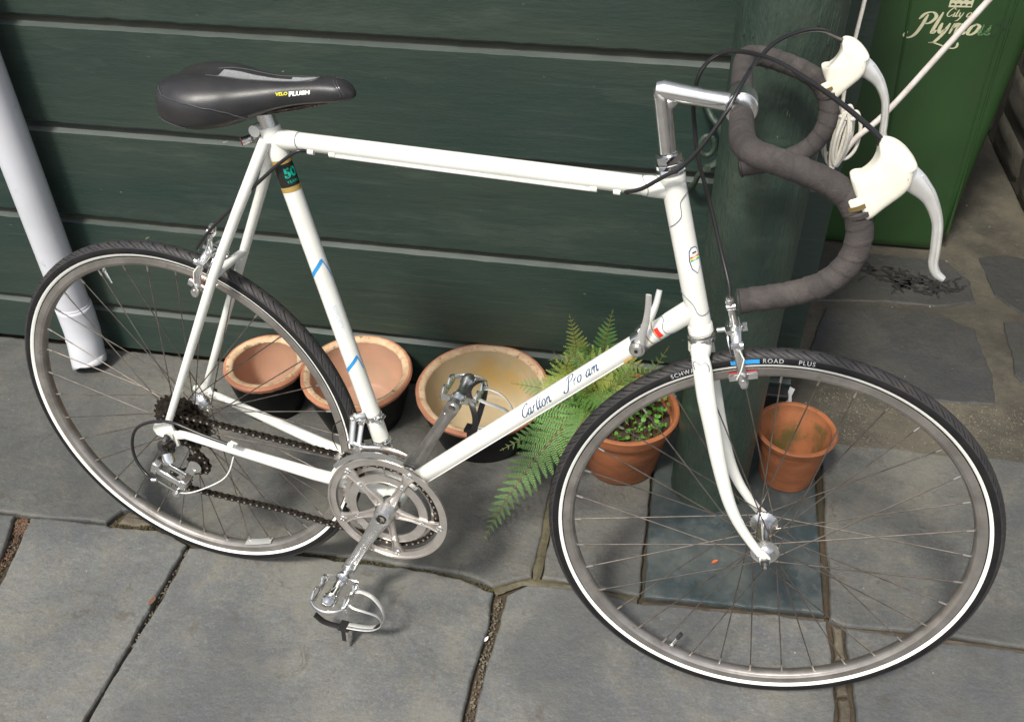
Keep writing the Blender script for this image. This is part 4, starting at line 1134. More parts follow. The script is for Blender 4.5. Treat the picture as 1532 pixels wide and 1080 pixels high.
# blue zigzag trims and faded writing
def poly_decal(par, fn, pts, w, mat, name='trim'):
    vs, fs = [], []
    for i in range(len(pts) - 1):
        a = V((*pts[i], 0)); b = V((*pts[i + 1], 0)); n_ = max(2, int((b - a).length / .003)); d = (b - a).normalized(); nr = V((-d.y, d.x, 0)) * w / 2
        k0 = len(vs)
        for k in range(n_ + 1):
            p = a.lerp(b, k / n_); vs += [((p + nr).x, (p + nr).y), ((p - nr).x, (p - nr).y)]
        fs += [(k0 + 2 * k, k0 + 2 * k + 1, k0 + 2 * k + 3, k0 + 2 * k + 2) for k in range(n_)]
    return decal(name, (vs, fs), fn, mat, par)
def st_up2(u0): 
    f = st_up(0, 0)
    return lambda a, b: SC + tax * (u0 - b) + (outv * cos(a / .0143) + tright * sin(a / .0143)) * (.0143 + .0004)
poly_decal(seat_tube, st_up2(.203), [(-.019, -.010), (.006, .013)], .0055, 'blue_print')
poly_decal(seat_tube, st_up2(.203), [(.006, .015), (.016, -.018)], .0018, 'blue_print')
poly_decal(seat_tube, st_up2(.374), [(-.019, -.010), (.008, .013)], .0055, 'blue_print')
poly_decal(seat_tube, st_up2(.374), [(.008, .015), (.013, -.012)], .0018, 'blue_print')
vf = script2d('Carlton', size=.0062, wmin=.10, wmax=.30, shear=.5)
decal('lettering', vf, lambda a, b: st(.307 - a, -b + .004) , 'faint_print', seat_tube)
tt = tube_map(SC, TH, .0127)
vf = script2d('Carlton', size=.0060, wmin=.08, wmax=.22, shear=.5); decal('lettering', vf, lambda a, b: tt(.352 + a, b + .001), 'faint_print', top_tube)
# head badge
ht = tube_map(HT1, HT0, .0160)
def htm(u, v): return ht(u, v)
htax = hd; hm = (HT0 + HT1) / 2; ho_ = (CAMB - hm); ho_ = (ho_ - htax * ho_.dot(htax)).normalized(); hr = htax.cross(ho_); hr = hr if hr.x > 0 else -hr
def ht_up(u0, v0, lift=.0005):
    return lambda a, b: HT1 + htax * (u0 + b) + (ho_ * cos((v0 + a) / .016) + hr * sin((v0 + a) / .016)) * (.016 + lift)
def poly_fan(fn, pts, name, mat, par):
    cx = sum(p[0] for p in pts) / len(pts); cy = sum(p[1] for p in pts) / len(pts)
    vs = [(cx, cy)] + pts; n_ = len(pts)
    return decal(name, (vs, [(0, 1 + k, 1 + (k + 1) % n_) for k in range(n_)]), fn, mat, par)
shield = [(-.006, .026), (-.003, .030), (.003, .030), (.006, .026), (.0075, .014), (.006, .002), (0, -.006), (-.006, .002), (-.0075, .014)]
poly_fan(ht_up(.100, .010, .0004), [(a * 1.18, b * 1.08 - .001) for a, b in shield], 'head_badge', 'navy_print', head_tube)
poly_fan(ht_up(.100, .010, .0007), shield, 'head_badge', 'white_print', head_tube)
for b0, mt in ((.0165, 'red_print'), (.0140, 'yellow_print'), (.0118, 'green_print')):
    poly_fan(ht_up(.100, .010, .0010), [(-.0068, b0), (.0068, b0), (.0068, b0 + .0022), (-.0068, b0 + .0022)], 'badge_stripe', mt, head_tube)
poly_fan(ht_up(.100, .010, .0010), [(-.003, .0225), (.003, .0225), (.003, .0245), (-.003, .0245)], 'badge_stripe', 'black_print', head_tube)
# thin hand painted outlines round the lugs
def pin(par, fn, pts, r=.0004):
    P = [fn(a, b) for a, b in [(p.x, p.y) for p in spl([(*q, 0) for q in pts], 6)]]
    m = M(); m.tube(P, r, 5); m.obj('lug_lining', 'pinstripe', par)
f_ = ht_up(0, 0, .0010)
pin(head_tube, f_, [(.022, .205), (.012, .203), (.004, .196), (.003, .185), (.001, .176), (-.008, .168), (-.016, .164)])
pin(head_tube, f_, [(-.023, .068), (-.013, .062), (-.004, .050), (.000, .036), (.006, .031), (.016, .032), (.023, .034)])
TTL = (TH - SC).length
f_ = lambda a, b: tt(a, b, .0017)
pin(top_tube, f_, [(TTL - .040, .018), (TTL - .038, .008), (TTL - .030, -.002), (TTL - .029, -.010), (TTL - .032, -.018)])
pin(top_tube, f_, [(.044, .018), (.040, .008), (.041, -.004), (.046, -.012), (.055, -.017)])
f_ = lambda a, b: dt(a, b, .0017)
pin(down_tube, f_, [(DTL - .060, .020), (DTL - .048, .016), (DTL - .045, .008), (DTL - .052, -.001), (DTL - .052, -.010), (DTL - .045, -.018)])
m = M(); q = st_up(0, 0)
# little pink and black sticker low on the seat tube
patch(st, STL - .103, STL - .084, -.006, .010, 'sticker', 'black_print', seat_tube, .0005); patch(st, STL - .099, STL - .088, -.004, .008, 'sticker', 'red_print', seat_tube, .0007)

# ---- cable stops, top tube casing
for u in (.062, .095, .468, .499):
    c = tt(u, -.0150, -.0008)
    m = M(); m.tube([c + V((-.004, 0, .004)), c + V((-.004, -.001, -.003))], .0001, 4) if False else None
    m = M(); m.cyl(c + V((-.0045, 0, -.0015)), c + V((.0045, 0, -.0015)), .0042, n=12); m.obj('cable_stop', W, top_tube)
P = [tt(.099 + .365 * k / 12, -.0155, .0006) + V((0, 0, -.0018)) for k in range(13)]
m = M(); m.tube(P, .0024, 8); m.obj('cable_casing', 'white_paint', top_tube)
P = [dt(.03 + (DTL - .16) * k / 12, -.0150, .0012) + V((0, 0, -.001)) for k in range(13)]
m = M(); m.tube(P, .0011, 6); m.obj('gear_cable', 'bare_cable', down_tube)
P = [dt(DTL - .135 + .028 * k / 3, -.0150, .0018) for k in range(4)]
m = M(); m.tube(P, .0018, 6); m.obj('gear_cable', 'gold_print', down_tube)

# ---- headset
m = M()
m.lathe([(.0163, 0), (.0185, .001), (.0192, .004), (.0178, .007), (.0165, .009)], HT0, hd, 36)
m.lathe([(.0172, .0095), (.0188, .0100), (.0188, .0145), (.0170, .0150)], HT0, hd, 36)
m.lathe([(.0148, .0155), (.0170, .0160), (.0170, .0250), (.0150, .0262), (.0118, .0268)], HT0, hd, 8)
m.obj('headset', 'chrome', bike)
m = M(); m.lathe([(.0162, -.0005), (.0195, -.0015), (.0198, -.0050), (.0180, -.0065), (.0178, -.0085), (.0198, -.0095), (.0190, -.0135), (.0150, -.0150)], HT1, hd, 36)
m.obj('headset', 'chrome', bike)
# ---- stem
m = M()
top = V((.7790, 0, 1.0165)); q0 = HT0 + hd * .022
m.tube([q0, top - hd * .012, top - hd * .003, top + hd * .002], [.0110, .0110, .0112, .0090], 28)
clampc = V((.8765, 0, 1.0075))
m.tube([top - hd * .0005 + V((-.006, 0, .0008)), top + V((.002, 0, .0004)), V((.800, 0, 1.0150)), V((.830, 0, 1.0120)), V((.862, 0, 1.0090))], [.0095, .0122, .0120, .0112, .0118], 28)
m.tube([top + V((.006, 0, -.022)) , top + V((.012, 0, -.013)), top + V((.022, 0, -.006))], [.006, .010, .006], 16)
m.xf(S)
stem = m.obj('stem', 'alloy', bike)
m = M(); m.tube([clampc + V((0, -.020, 0)), clampc + V((0, -.0185, 0)), clampc + V((0, .0185, 0)), clampc + V((0, .020, 0))], [.0180, .0195, .0195, .0180], 36); m.xf(S); m.obj('bar_clamp', 'alloy', stem)
m = M(); c = clampc + V((-.004, 0, -.024)); m.cyl(c + V((0, -.014, 0)), c + V((0, .014, 0)), .0052, n=16); m.box(c + V((.002, 0, .006)), (.010, .026, .012)); m.xf(S); m.obj('clamp_bolt', 'chrome', stem)
m = M(); m.cyl(top + hd * .002, top + hd * .0045, .0055, .005, 6); m.xf(S); m.obj('expander_bolt', 'chrome', stem)

# ---- handlebar
HW = .2085
half = [(.8765, .000, 1.0075), (.8765, .040, 1.0085), (.8765, .100, 1.0110), (.8770, .150, 1.0150), (.8800, .183, 1.0180), (.8900, .2010, 1.0175), (.9080, HW, 1.0150), (.934, HW + .002, 1.0085), (.966, HW + .003, .9980), (.989, HW + .003, .9820), (1.0045, HW + .003, .954), (1.0035, HW + .003, .918), (.984, HW + .003, .8885), (.950, HW + .003, .8700), (.8985, HW + .003, .8535)]
bars = []
core = [(x, -y, z) for x, y, z in reversed(half)] + half[1:]
m = M(); m.tube([S(p) for p in spl(core, 6)], .0118, 20); handlebar = m.obj('handlebar', 'alloy', bike)
m = M(); m.cyl(S((.8765, -.050, 1.0086)), S((.8765, .050, 1.0086)), .0131, n=28); m.obj('bar_sleeve', 'alloy', handlebar)
pm('bar_tape', (.058, .050, .046), (.037, .032, .031), rough=.85, scale=30, bump=.0010, bscale=500, c3=(.085, .072, .066), c3scale=24, c3at=(.5, .72))
def tape(side):
    P = [V((x, side * y, z)) for x, y, z in half]
    SP = spl(P, 14)
    # start the tape at y=.052
    k0 = next(i for i, p in enumerate(SP) if abs(p.y) > .050)
    SP = SP[k0:]
    out = [SP[0]]; step = .0014; acc = 0
    for i in range(1, len(SP)):
        a, b = SP[i - 1], SP[i]; L = (b - a).length; t = step - acc
        while t <= L: out.append(a.lerp(b, t / L)); t += step
        acc = L - (t - step)
    n = 22; T = []; vs = []
    u = V((0, 0, 1)); L = len(out)
    turn = .019
    for i, p in enumerate(out):
        t = (out[min(i + 1, L - 1)] - out[max(i - 1, 0)]).normalized()
        u = (u - t * u.dot(t)).normalized(); w = t.cross(u); s_ = i * step
        for k in range(n):
            a = 2 * pi * k / n
            fr = ((s_ / turn + side * k / n + .25 * noise.noise(V((s_ * 12, 0, side)))) % 1.0)
            r = .0134 + .0009 * fr - (.0006 if fr > .93 else 0) + .0003 * noise.noise(V((s_ * 300, a * 3, 1)))
            vs.append(S(p + (u * cos(a) + w * sin(a)) * r))
    fs = [(i * n + k, i * n + (k + 1) % n, (i + 1) * n + (k + 1) % n, (i + 1) * n + k) for i in range(L - 1) for k in range(n)]
    fs += [tuple(reversed(range(n))), tuple((L - 1) * n + k for k in range(n))]
    m = M(); m.add(vs, fs); m.obj('bar_tape', 'bar_tape', handlebar, angle=60)
    e = out[-1]; d = (out[-1] - out[-4]).normalized()
    m = M(); m.lathe([(0, .0045), (.009, .004), (.0145, .002), (.0150, 0), (.013, -.002)], S(e), ST3 @ d, 24); m.obj('bar_plug', 'black_rubber', handlebar)
for s in (-1, 1): tape(s)

# ---- brake levers
def brake_lever(s):
    Y = s * (HW + .003)
    root = None
    hood = [(.9835, 1.0085), (.9905, 1.0105), (.9975, 1.0165), (1.0025, 1.0250), (1.0040, 1.0350), (1.0030, 1.0440), (1.0075, 1.0485), (1.0180, 1.0475), (1.0290, 1.0415), (1.0385, 1.0325), (1.0425, 1.0260), (1.0405, 1.0215), (1.0405, 1.0080), (1.0365, .9985), (1.0290, .9895), (1.0205, .9800), (1.0080, .9660), (1.0000, .9750), (.9900, .9930)]
    hood = [(p.x, p.z) for p in spl([V((q[0], 0, q[1])) for q in hood], 3, closed=True)]
    m = M(); vs = []; n = len(hood)
    cx = sum(p[0] for p in hood) / n; cy = sum(p[1] for p in hood) / n
    lay = [(.45, -.0156), (.70, -.0153), (.86, -.0143), (.95, -.0122), (.99, -.0090), (1.0, -.005), (1.0, .005), (.99, .0090), (.95, .0122), (.86, .0143), (.70, .0153), (.45, .0156)]
    for sc_, yy in lay:
        for (x, z) in hood:
            vs.append(S((cx + (x - cx) * sc_, Y + yy, cy + (z - cy) * sc_)))
    fs = [tuple(reversed(range(n))), tuple((len(lay) - 1) * n + k for k in range(n))]
    for l in range(len(lay) - 1):
        for k in range(n):
            q = (k + 1) % n; fs.append((l * n + k, l * n + q, (l + 1) * n + q, (l + 1) * n + k))
    m.add(vs, fs); root = m.obj('brake_hood', 'cream_rubber', bike, angle=58)
    m = M()
    P = spl([(1.030, Y, 1.017), (1.048, Y, 1.006), (1.064, Y, .991), (1.0755, Y, .968), (1.0805, Y, .940), (1.0825, Y, .924), (1.0885, Y, .913), (1.0975, Y, .9075)], 6)
    m.tube([S(p) for p in P], lerpl([.0140, .0112, .0070, .0043, .0038, .0037, .0037, .0033], 6), 16, flat=lerpl([.46, .52, .70, 1.10, 1.30, 1.25, 1.2, 1.1], 6), up=ST3 @ V((.5, 0, 1)).normalized())
    m.obj('lever', 'satin_alloy', root, angle=50)
    m = M(); m.tube([S(p) for p in spl([(1.050, Y, 1.016), (1.066, Y, .998), (1.0795, Y, .970), (1.0850, Y, .940), (1.0868, Y, .925), (1.0915, Y, .9155), (1.0985, Y, .9095)], 5)], lerpl([.0020, .0022, .0022, .0020, .0018, .0016, .0014], 5), 8, flat=2.4, up=ST3 @ V((1, 0, .2)).normalized())
    m.obj('lever_edge', 'satin_alloy', root)
    m = M(); c = V((.9945, Y, .984)); d = V((.72, 0, -.69)).normalized()
    bd = V((.014, 0, -.026)).normalized()
    m.lathe([(.0142, -.007), (.0155, -.006), (.0155, .006), (.0142, .007)], S(c), ST3 @ bd, 24); m.obj('clamp_band', 'cream_rubber', root)
    m = M(); m.lathe([(.0150, -.0015), (.0162, -.001), (.0162, .0035), (.0150, .004)], S(c + bd * .0025), ST3 @ bd, 24); m.obj('clamp_band', 'stem_brown', root)
    m = M(); m.lathe([(.0145, -.003), (.0166, -.002), (.0160, .003), (.0145, .004)], S(c + bd * .013), ST3 @ bd, 24); m.obj('clamp_band', 'bar_tape', root)
    for q_ in (-1, 1):
        m = M(); cpt = (1.0335, Y + q_ * .0138, 1.0145); m.cyl(S((cpt[0], cpt[1] - q_ * .004, cpt[2])), S((cpt[0], cpt[1] + q_ * .0010, cpt[2])), .0022, n=12); m.obj('pivot_pin', 'dull_alloy', root)
    m = M(); m.cyl(S((1.002, Y, 1.0445)), S((1.0065, Y, 1.0425)), .0036, n=12); m.obj('cable_ferrule', 'dark_steel', root)
for s in (-1, 1): brake_lever(s)
# ---- brake cables
cabA = [(1.008, -.2115, 1.0440), (.998, -.195, 1.050), (.971, -.15, 1.060), (.939, -.10, 1.0680), (.903, -.05, 1.0740), (.868, 0, 1.0690), (.842, .022, 1.0590), (.824, .030, 1.0360), (.819, .032, 1.000), (.826, .032, .960), (.835, .030, .924), (.856, .028, .871), (.880, .012, .811), (.897, -.012, .772), (.900, -.019, .757)]
m = M(); m.tube([S(p) for p in spl(cabA, 8)], .0027, 10); m.obj('brake_cable', 'black_cable', bike)
cabB = [(1.004, .2115, 1.0440), (.994, .19, 1.052), (.968, .14, 1.070), (.940, .10, 1.0755), (.909, .06, 1.070), (.888, .03, 1.0530), (.873, -.012, 1.0360), (.860, -.034, 1.009), (.837, -.040, .966), (.816, -.037, .936), (.798, -.034, .922)]
B2 = [S(p) for p in cabB] + [V((.772, -.027, .899)), V((.752, -.020, .8890)), tt(.512, -.0150, .0)]
m = M(); m.tube(spl(B2, 8), .0027, 10); m.obj('brake_cable', 'black_cable', bike)
rc = [tt(.058, -.0150, 0), V((.283, -.017, .8790)), V((.258, -.020, .8610)), V((.231, -.024, .837)), V((.198, -.028, .806)), V((.167, -.030, .776)), V((.138, -.032, .748)), V((.117, -.034, .724)), V((.103, -.034, .705))]
m = M(); m.tube(spl(rc, 8), .0026, 10); m.obj('brake_cable', 'black_cable', bike)

# ---- fork
m = M(); cr_ = V((.8735, 0, .6650))
for s in (-1, 1):
    P = [(.8735, s * .030, .668), (.8800, s * .039, .650), (.8900, s * .044, .612), (.9050, s * .046, .563), (.9225, s * .047, .505), (.9440, s * .048, .445), (.9640, s * .0485, .405), (.9850, s * .049, .375), (1.0060, s * .050, .350)]
    m = M(); m.tube([S(p) for p in spl(P, 5)], lerpl([.0122, .0134, .0130, .0120, .0108, .0094, .0082, .0072, .0064], 5), 22, flat=lerpl([.85, .78, .74, .74, .78, .85, .9, .95, 1], 5), up=(1, 0, .1))
    bl = m.obj('fork_blade', W, bike)
    m = M(); pl = [(-.012, .018), (-.004, .016), (.007, .006), (.0085, -.003), (.005, -.008), (-.006, -.0085), (-.009, .001)]
    m.prism([(a + WB, b + RT) for a, b in pl], (0, s * .0500 + .0022, 0), (1, 0, 0), (0, 0, 1), 0, .0044, bev=.0006); m.xf(S); m.obj('fork_end', W, bl)
m = M(); m.tube([S(p) for p in [(.8735, -.038, .6620), (.8735, -.022, .6690), (.8735, 0, .6720), (.8735, .022, .6690), (.8735, .038, .6620)]], [.0090, .0140, .0160, .0140, .0090], 22)
m.cyl(S((.8735, 0, .664)), S((.8705, 0, .6810)), .0172, .0165, n=30)
crown = m.obj('fork_crown', W, bike)
P = [(.8735, -.047, .6400), (.877, -.050, .648), (.882, -.050, .6515), (.887, -.049, .648), (.8875, -.0485, .642)]
m = M()
cbv = V((0, -1, 0))
Pm = []
for (a, b) in [(-.0105, .624), (-.0115, .632), (-.0075, .6375), (-.0015, .6345), (.0015, .6345), (.0075, .6375), (.0115, .632), (.0105, .624)]:
    base = V((.8780 + (.664 - b - .04) * .30, -.0440, b + .034))
    Pm.append(S(base + V((a * .9, -.0072 * (1 - (a / .016) ** 2) - .0008, 0))))
m.tube(spl(Pm, 5), .0005, 5); m.obj('lug_lining', 'pinstripe', crown)

# ---- brakes
def caliper(T, name_label=None, lever_side=-1):
    """local frame: origin pivot, x = away from the frame, z = up, y = lateral"""
    root = None
    tr = lambda p: T @ V(p)
    def ob(m, n, mat, par): 
        m.xf(tr); return m.obj(n, mat, par)
    m = M(); m.cyl((-.022, 0, 0), (.018, 0, 0), .0042, n=14); m.cyl((.012, 0, 0), (.019, 0, 0), .0068, n=6); m.cyl((-.004, 0, 0), (.006, 0, 0), .0098, n=20)
    root = ob(m, 'brake_caliper', 'chrome', bike)
    for s in (-1, 1):
        off = .0035 if s < 0 else -.0035
        m = M(); P = [(off, -s * .020, .004), (off, 0, .0015), (off, s * .018, .0005), (off, s * .0300, -.012), (off, s * .0325, -.030), (off, s * .0275, -.052), (off, s * .0240, -.062)]
        m.tube(spl(P, 4), lerpl([.0055, .0088, .0075, .0065, .0060, .0062, .0066], 4), 12, flat=.55, up=(0, 0, 1)) if False else m.tube(spl(P, 4), lerpl([.0055, .0088, .0072, .0062, .0058, .0058, .0060], 4), 12, flat=.62, up=(1, 0, 0))
        ob(m, 'arm', 'alloy', root)
        m = M(); c = V((off, s * .0235, -.0690)); 
        m.tube([c + V((0, s * .0055, .012)), c + V((0, s * .006, 0)), c + V((0, s * .0055, -.010))], [.005, .0078, .005], 14, flat=.7, up=(1, 0, 0))
        m.cyl(c + V((0, s * .012, 0)), c + V((0, -s * .004, 0)), .0046, n=12)
        ob(m, 'pad_bolt', 'chrome', root)
        m = M(); m.box(c + V((0, -s * .0058, .001)), (.040, .0055, .0105)); q = ob(m, 'pad_holder', 'chrome', root); q.modifiers.new('b', 'BEVEL').width = .001
        m = M(); m.box(c + V((0, -s * .0090, .002)), (.038, .0034, .0086)); q = ob(m, 'brake_pad', 'rubber_red', root)
    s = lever_side
    m = M(); P = [(.0035, -s * 0, .002), (.0035, s * .014, .012), (.0035, s * .021, .030), (.0035, s * .022, .048)]
    m.tube(spl(P, 4), lerpl([.0075, .0055, .0046, .0042], 4), 10, flat=.6, up=(1, 0, 0)); ob(m, 'arm', 'alloy', root)
    m = M(); m.cyl((.0035, s * .022, .042), (.0035, s * .022, .060), .0046, n=14); m.cyl((.0035, s * .022, .051), (.0035, s * .022, .056), .0064, n=14); ob(m, 'cable_adjuster', 'chrome', root)
    m = M(); m.cyl((-.002, s * .022, .045), (.010, s * .022, .045), .0052, n=12); ob(m, 'adjuster_hinge', 'chrome', root)
    m = M(); m.tube([(.0035, s * .022, .046), (.0035, s * .026, .010), (.004, s * .034, -.014)], .0008, 6); m.tube([(.004, s * .034, -.010), (.010, s * .036, -.030), (.004, s * .040, -.045), (-.004, s * .036, -.060)], .0010, 6); ob(m, 'cable_end', 'bare_cable', root)
    m = M(); m.cyl((-.004, s * .034, -.009), (.012, s * .034, -.009), .0046, n=6); m.cyl((.008, s * .034, -.009), (.0125, s * .034, -.009), .0060, n=10); ob(m, 'cable_anchor', 'chrome', root)
    m = M(); m.tube(spl([(-.007, -.026, -.030), (-.008, -.020, -.006), (-.007, 0, .006), (-.008, .020, -.006), (-.007, .026, -.030)], 5), .0012, 6); ob(m, 'spring', 'chrome', root)
    return root
fz = V((-.2923717, 0, .9563048)); fx = V((.9563048, 0, .2923717))
Tf = Matrix(((fx.x, 0, fz.x, .9130), (0, 1, 0, 0), (fx.z, 0, fz.z, .7020), (0, 0, 0, 1)))
caliper(ST @ Tf)
rd = V((.1335, 0, .6690)) - V((0, 0, .3405)); rd.normalize()      # radial direction at the rear brake
rx = V((-rd.z, 0, rd.x))
Tr = Matrix(((rx.x, 0, rd.x, .1110), (0, 1, 0, 0), (rx.z, 0, rd.z, .6880), (0, 0, 0, 1)))
caliper(Tr)

# ---- wheels
def tyre_mesh(name):
    NT, JS = 480, 36; R0, r0 = RT - .0140, .0140
    vs = []; fs = []; ms = []; uvs = []
    phis = [radians(-150 + 300 * j / JS) for j in range(JS + 1)]
    for i in range(NT):
        th = 2 * pi * i / NT; ct, stt = cos(th), sin(th)
        for ph in phis:
            v = abs(ph) * 14.0; rr = r0 - (.0005 if v > 15.4 else 0) - (.0003 if 1.0 > v else 0)
            R_ = R0 + rr * cos(ph)
            vs.append((R_ * ct, rr * sin(ph) * .985, R_ * stt))
    L = JS + 1
    for i in range(NT):
        q = ((i + 1) % NT) * L
        for j in range(JS):
            fs.append((i * L + j, i * L + j + 1, q + j + 1, q + j))
            u0, u1 = i * 96 / NT, (i + 1) * 96 / NT; v0, v1 = phis[j] * 14, phis[j + 1] * 14
            uvs += [u0, v0, u0, v1, u1, v1, u1, v0]
            pm_ = abs(degrees_(phis[j]) + degrees_(phis[j + 1])) / 2
            ms.append(0 if pm_ < 63 else (2 if 106 < pm_ < 134 else 1))
    me = bpy.data.meshes.new(name); me.from_pydata(vs, [], fs)
    for q in ('tyre_tread', 'tyre_wall', 'reflective_band'): me.materials.append(MATS[q])
    me.polygons.foreach_set('material_index', ms); me.polygons.foreach_set('use_smooth', [True] * len(fs))
    ul = me.uv_layers.new(name='tread'); ul.data.foreach_set('uv', uvs); me.update()
    return me
def degrees_(a): return a * 180 / pi
TY = tyre_mesh('tyre')
rimM = M(); rp = [(.2985, 0), (.2990, .0050), (.3012, .0085), (.3045, .0102), (.3050, .0106), (.3130, .0106), (.3150, .0109), (.3155, .0100), (.3120, .0092), (.3100, .0050), (.3100, -.0050), (.3120, -.0092), (.3155, -.0100), (.3150, -.0109), (.3130, -.0106), (.3050, -.0106), (.3045, -.0102), (.3012, -.0085), (.2990, -.0050)]
rimM.lathe(rp, (0, 0, 0), (0, 1, 0), 240, closed=True)
RIM = rimM.mesh('wheel', ['rim_alloy'], 30)
def spoke_mesh(side, fy, fr, lead):
    """side ±1, flange y, flange radius, lead = ±1 trailing/leading; rim hole at angle 0"""
    m = M(); a = lead * radians(58)
    head = V((fr * cos(a), fy, fr * sin(a))); end = V((.2985, side * .0012, 0))
    d = (end - head).normalized()
    m.tube([head + V((0, -side * .003 * 1, 0)), head, head.lerp(end, .5), end], .00105, 6)
    m.cyl(end - d * .011, end + d * .001, .0018, .0017, 8, 1)
    return m.mesh('spoke', ['spoke_steel', 'rim_alloy'], 40)
def wheel(T, front):
    w = bpy.data.objects.new('wheel', RIM); COL.objects.link(w); w.parent = bike; w.matrix_basis = T
    if front: w['label'] = 'front wheel with lettered black tyre'
    t = bpy.data.objects.new('tyre', TY); COL.objects.link(t); t.parent = w
    fr = .0185 if front else .0200
    fL = .0335; fRt = -.0335 if front else -.0190
    m = M()
    if front:
        m.lathe([(0, -.046), (.0075, -.046), (.0085, -.043), (.0125, -.041), (.0150, -.0385), (.0155, -.0365), (.0215, -.0355), (.0220, -.0335), (.0212, -.0318), (.0160, -.0300), (.0125, -.024), (.0108, -.012), (.0106, .010), (.0120, .020), (.0160, .0280), (.0200, .0312), (.0222, .0330), (.0218, .0355), (.0155, .0365), (.0150, .0385), (.0125, .041), (.0085, .043), (.0075, .046), (0, .046)], (0, 0, 0), (0, 1, 0), 40)
    else:
        m.lathe([(0, -.020), (.0215, -.0205), (.0220, -.0185), (.0212, -.0170), (.0160, -.0150), (.0125, -.010), (.0112, 0), (.0112, .015), (.0130, .024), (.0180, .0305), (.0222, .0330), (.0218, .0355), (.0155, .0365), (.0150, .044), (.0100, .047), (.0075, .056), (0, .056)], (0, 0, 0), (0, 1, 0), 40)
    h = m.obj('hub', 'alloy', w)
    yo = .050 if front else .0635
    for s in (-1, 1):
        m = M()
        m.cyl((0, s * .040, 0), (0, s * (yo - .003), 0), .0078 if front else .0085, n=16, m=0)
        m.cyl((0, s * (yo + .0025), 0), (0, s * (yo + .0085), 0), .0078, n=6, m=1)
        m.tube([(0, s * (yo + .0085), 0), (0, s * (yo + .0140), 0), (0, s * (yo + .0165), 0)], [.0062, .0058, .0030], 16, 2)
        m.cyl((0, s * (yo + .012), 0), (0, s * (yo + .0185), 0), .0028, n=10, m=1)
        m.obj('axle_nut', ['dull_alloy', 'alloy', 'black_rubber'], w)
    types = [spoke_mesh(sd, fy, fr, ld) for sd, fy in ((1, fL), (-1, fRt)) for ld in (1, -1)]
    for k in range(36):
        o = bpy.data.objects.new('spoke', types[(k % 2) * 2 + ((k // 2) % 2)]); COL.objects.link(o); o.parent = w
        o.matrix_basis = Matrix.Rotation(-2 * pi * (k + .5) / 36, 4, 'Y')
    return w
wR = Matrix.Translation((.00065, 0, RT)) @ Matrix.Rotation(-.0087, 4, 'Z') @ Matrix.Rotation(-.0079, 4, 'X')
rear = wheel(wR, False)
wF = ST @ Matrix.Translation((WB, 0, RT))
frontw = wheel(wF, True)
def valve(w, ang, L_, cap):
    d = V((cos(ang), 0, sin(ang))); m = M()
    m.cyl(d * .298, d * (.298 - L_ * .62), .0030, n=12, m=0); m.cyl(d * .2965, d * .293, .0046, n=8, m=0)
    m.cyl(d * (.298 - L_ * .62), d * (.298 - L_), .0036 if cap else .0020, n=12, m=1 if cap else 0)
    m.obj('valve', ['chrome', 'black_rubber'], w)
valve(rear, atan2(.276, -.117), .028, False)
valve(frontw, atan2(-.278, -.113), .036, True)
# tyre lettering (curved along the wall just above the reflective band)
def tyre_map(a0, r0, sgn=-1):
    def f(u, v):
        th = radians(a0) - u / r0; r = r0 + v
        cph = (r - (RT - .014)) / .014; cph = max(-1, min(1, cph)); y = -.0140 * sqrt(max(0, 1 - cph * cph)) * .985 - .0004
        return V((r * cos(th), y, r * sin(th)))
    return f
ty_f = next(o for o in frontw.children if o.name.startswith('tyre'))
def tl(s, a0, r0, size, mat='tyre_print'):
    vf = text2d(s, size, bold=size * .012, spacing=1.22); decal('lettering', vf, tyre_map(a0, r0), mat, frontw)
tl('SCHWALBE', 122.4, .3258, .0086)
tl('ROAD', 99.9, .3258, .0088); tl('PLUS', 91.6, .3258, .0088)

vs = [(k * .0385 / 14, j * .0062) for k in range(15) for j in (0, 1)]
decal('lettering', (vs, [(2 * k, 2 * k + 1, 2 * k + 3, 2 * k + 2) for k in range(14)]), tyre_map(107.4, .3252), 'blue_print', frontw)
# sticker on the rear rim
vs = []
for k in range(7):
    a = radians(-76 + 12 * k / 6)
    for y in (-.0100, -.004, .004): vs.append((.29685 * cos(a) if abs(y) < .005 else .3000 * cos(a) * .9975, y, .29685 * sin(a) if abs(y) < .005 else .3000 * sin(a) * .9975))
m = M(); m.add(vs, [(3 * k + j, 3 * k + j + 1, 3 * k + j + 4, 3 * k + j + 3) for k in range(6) for j in range(2)]); m.xf(lambda p: V((p.x * .9975, p.y, p.z * .9975))); m.obj('rim_sticker', 'satin_alloy', rear, fix=False)

# ---- chainset
CY = -.0415       # chain line
def teeth(n, rp_, h=.0042): 
    def f(a):
        t = (a * n / (2 * pi)) % 1.0
        return rp_ - .0022 + h * max(0, .5 + .5 * cos(2 * pi * t)) ** 1.3
    return f
cs = M(); cs.ring(teeth(42, .0852), .0760, CY - .0011, CY + .0011, 42 * 8, o=BB); 
chainset = cs.obj('chainset', 'ring_alloy', bike)
m = M(); m.ring(teeth(52, .1050), .0935, CY - .0085, CY - .0065, 52 * 6, o=BB); m.obj('chainring', 'ring_alloy', chainset)
m = M(); m.ring(.1090, .0950, CY - .0125, CY - .0105, 160, o=BB); m.ring(.1090, .1060, CY - .0145, CY - .0100, 160, o=BB); m.obj('guard_ring', 'ring_alloy', chainset)
m = M(); m.ring(.0735, .0575, CY - .0105, CY - .0085, 140, o=BB); m.ring(.0590, .0575, CY - .0112, CY - .0080, 140, o=BB); m.ring(.0735, .0720, CY - .0112, CY - .0080, 140, o=BB); m.obj('guard_ring', 'ring_alloy', chainset)
CR_A = 1.0995     # left crank direction; right crank is opposite
def polar(r, a, y=0): return BB + V((r * cos(a), y, r * sin(a)))
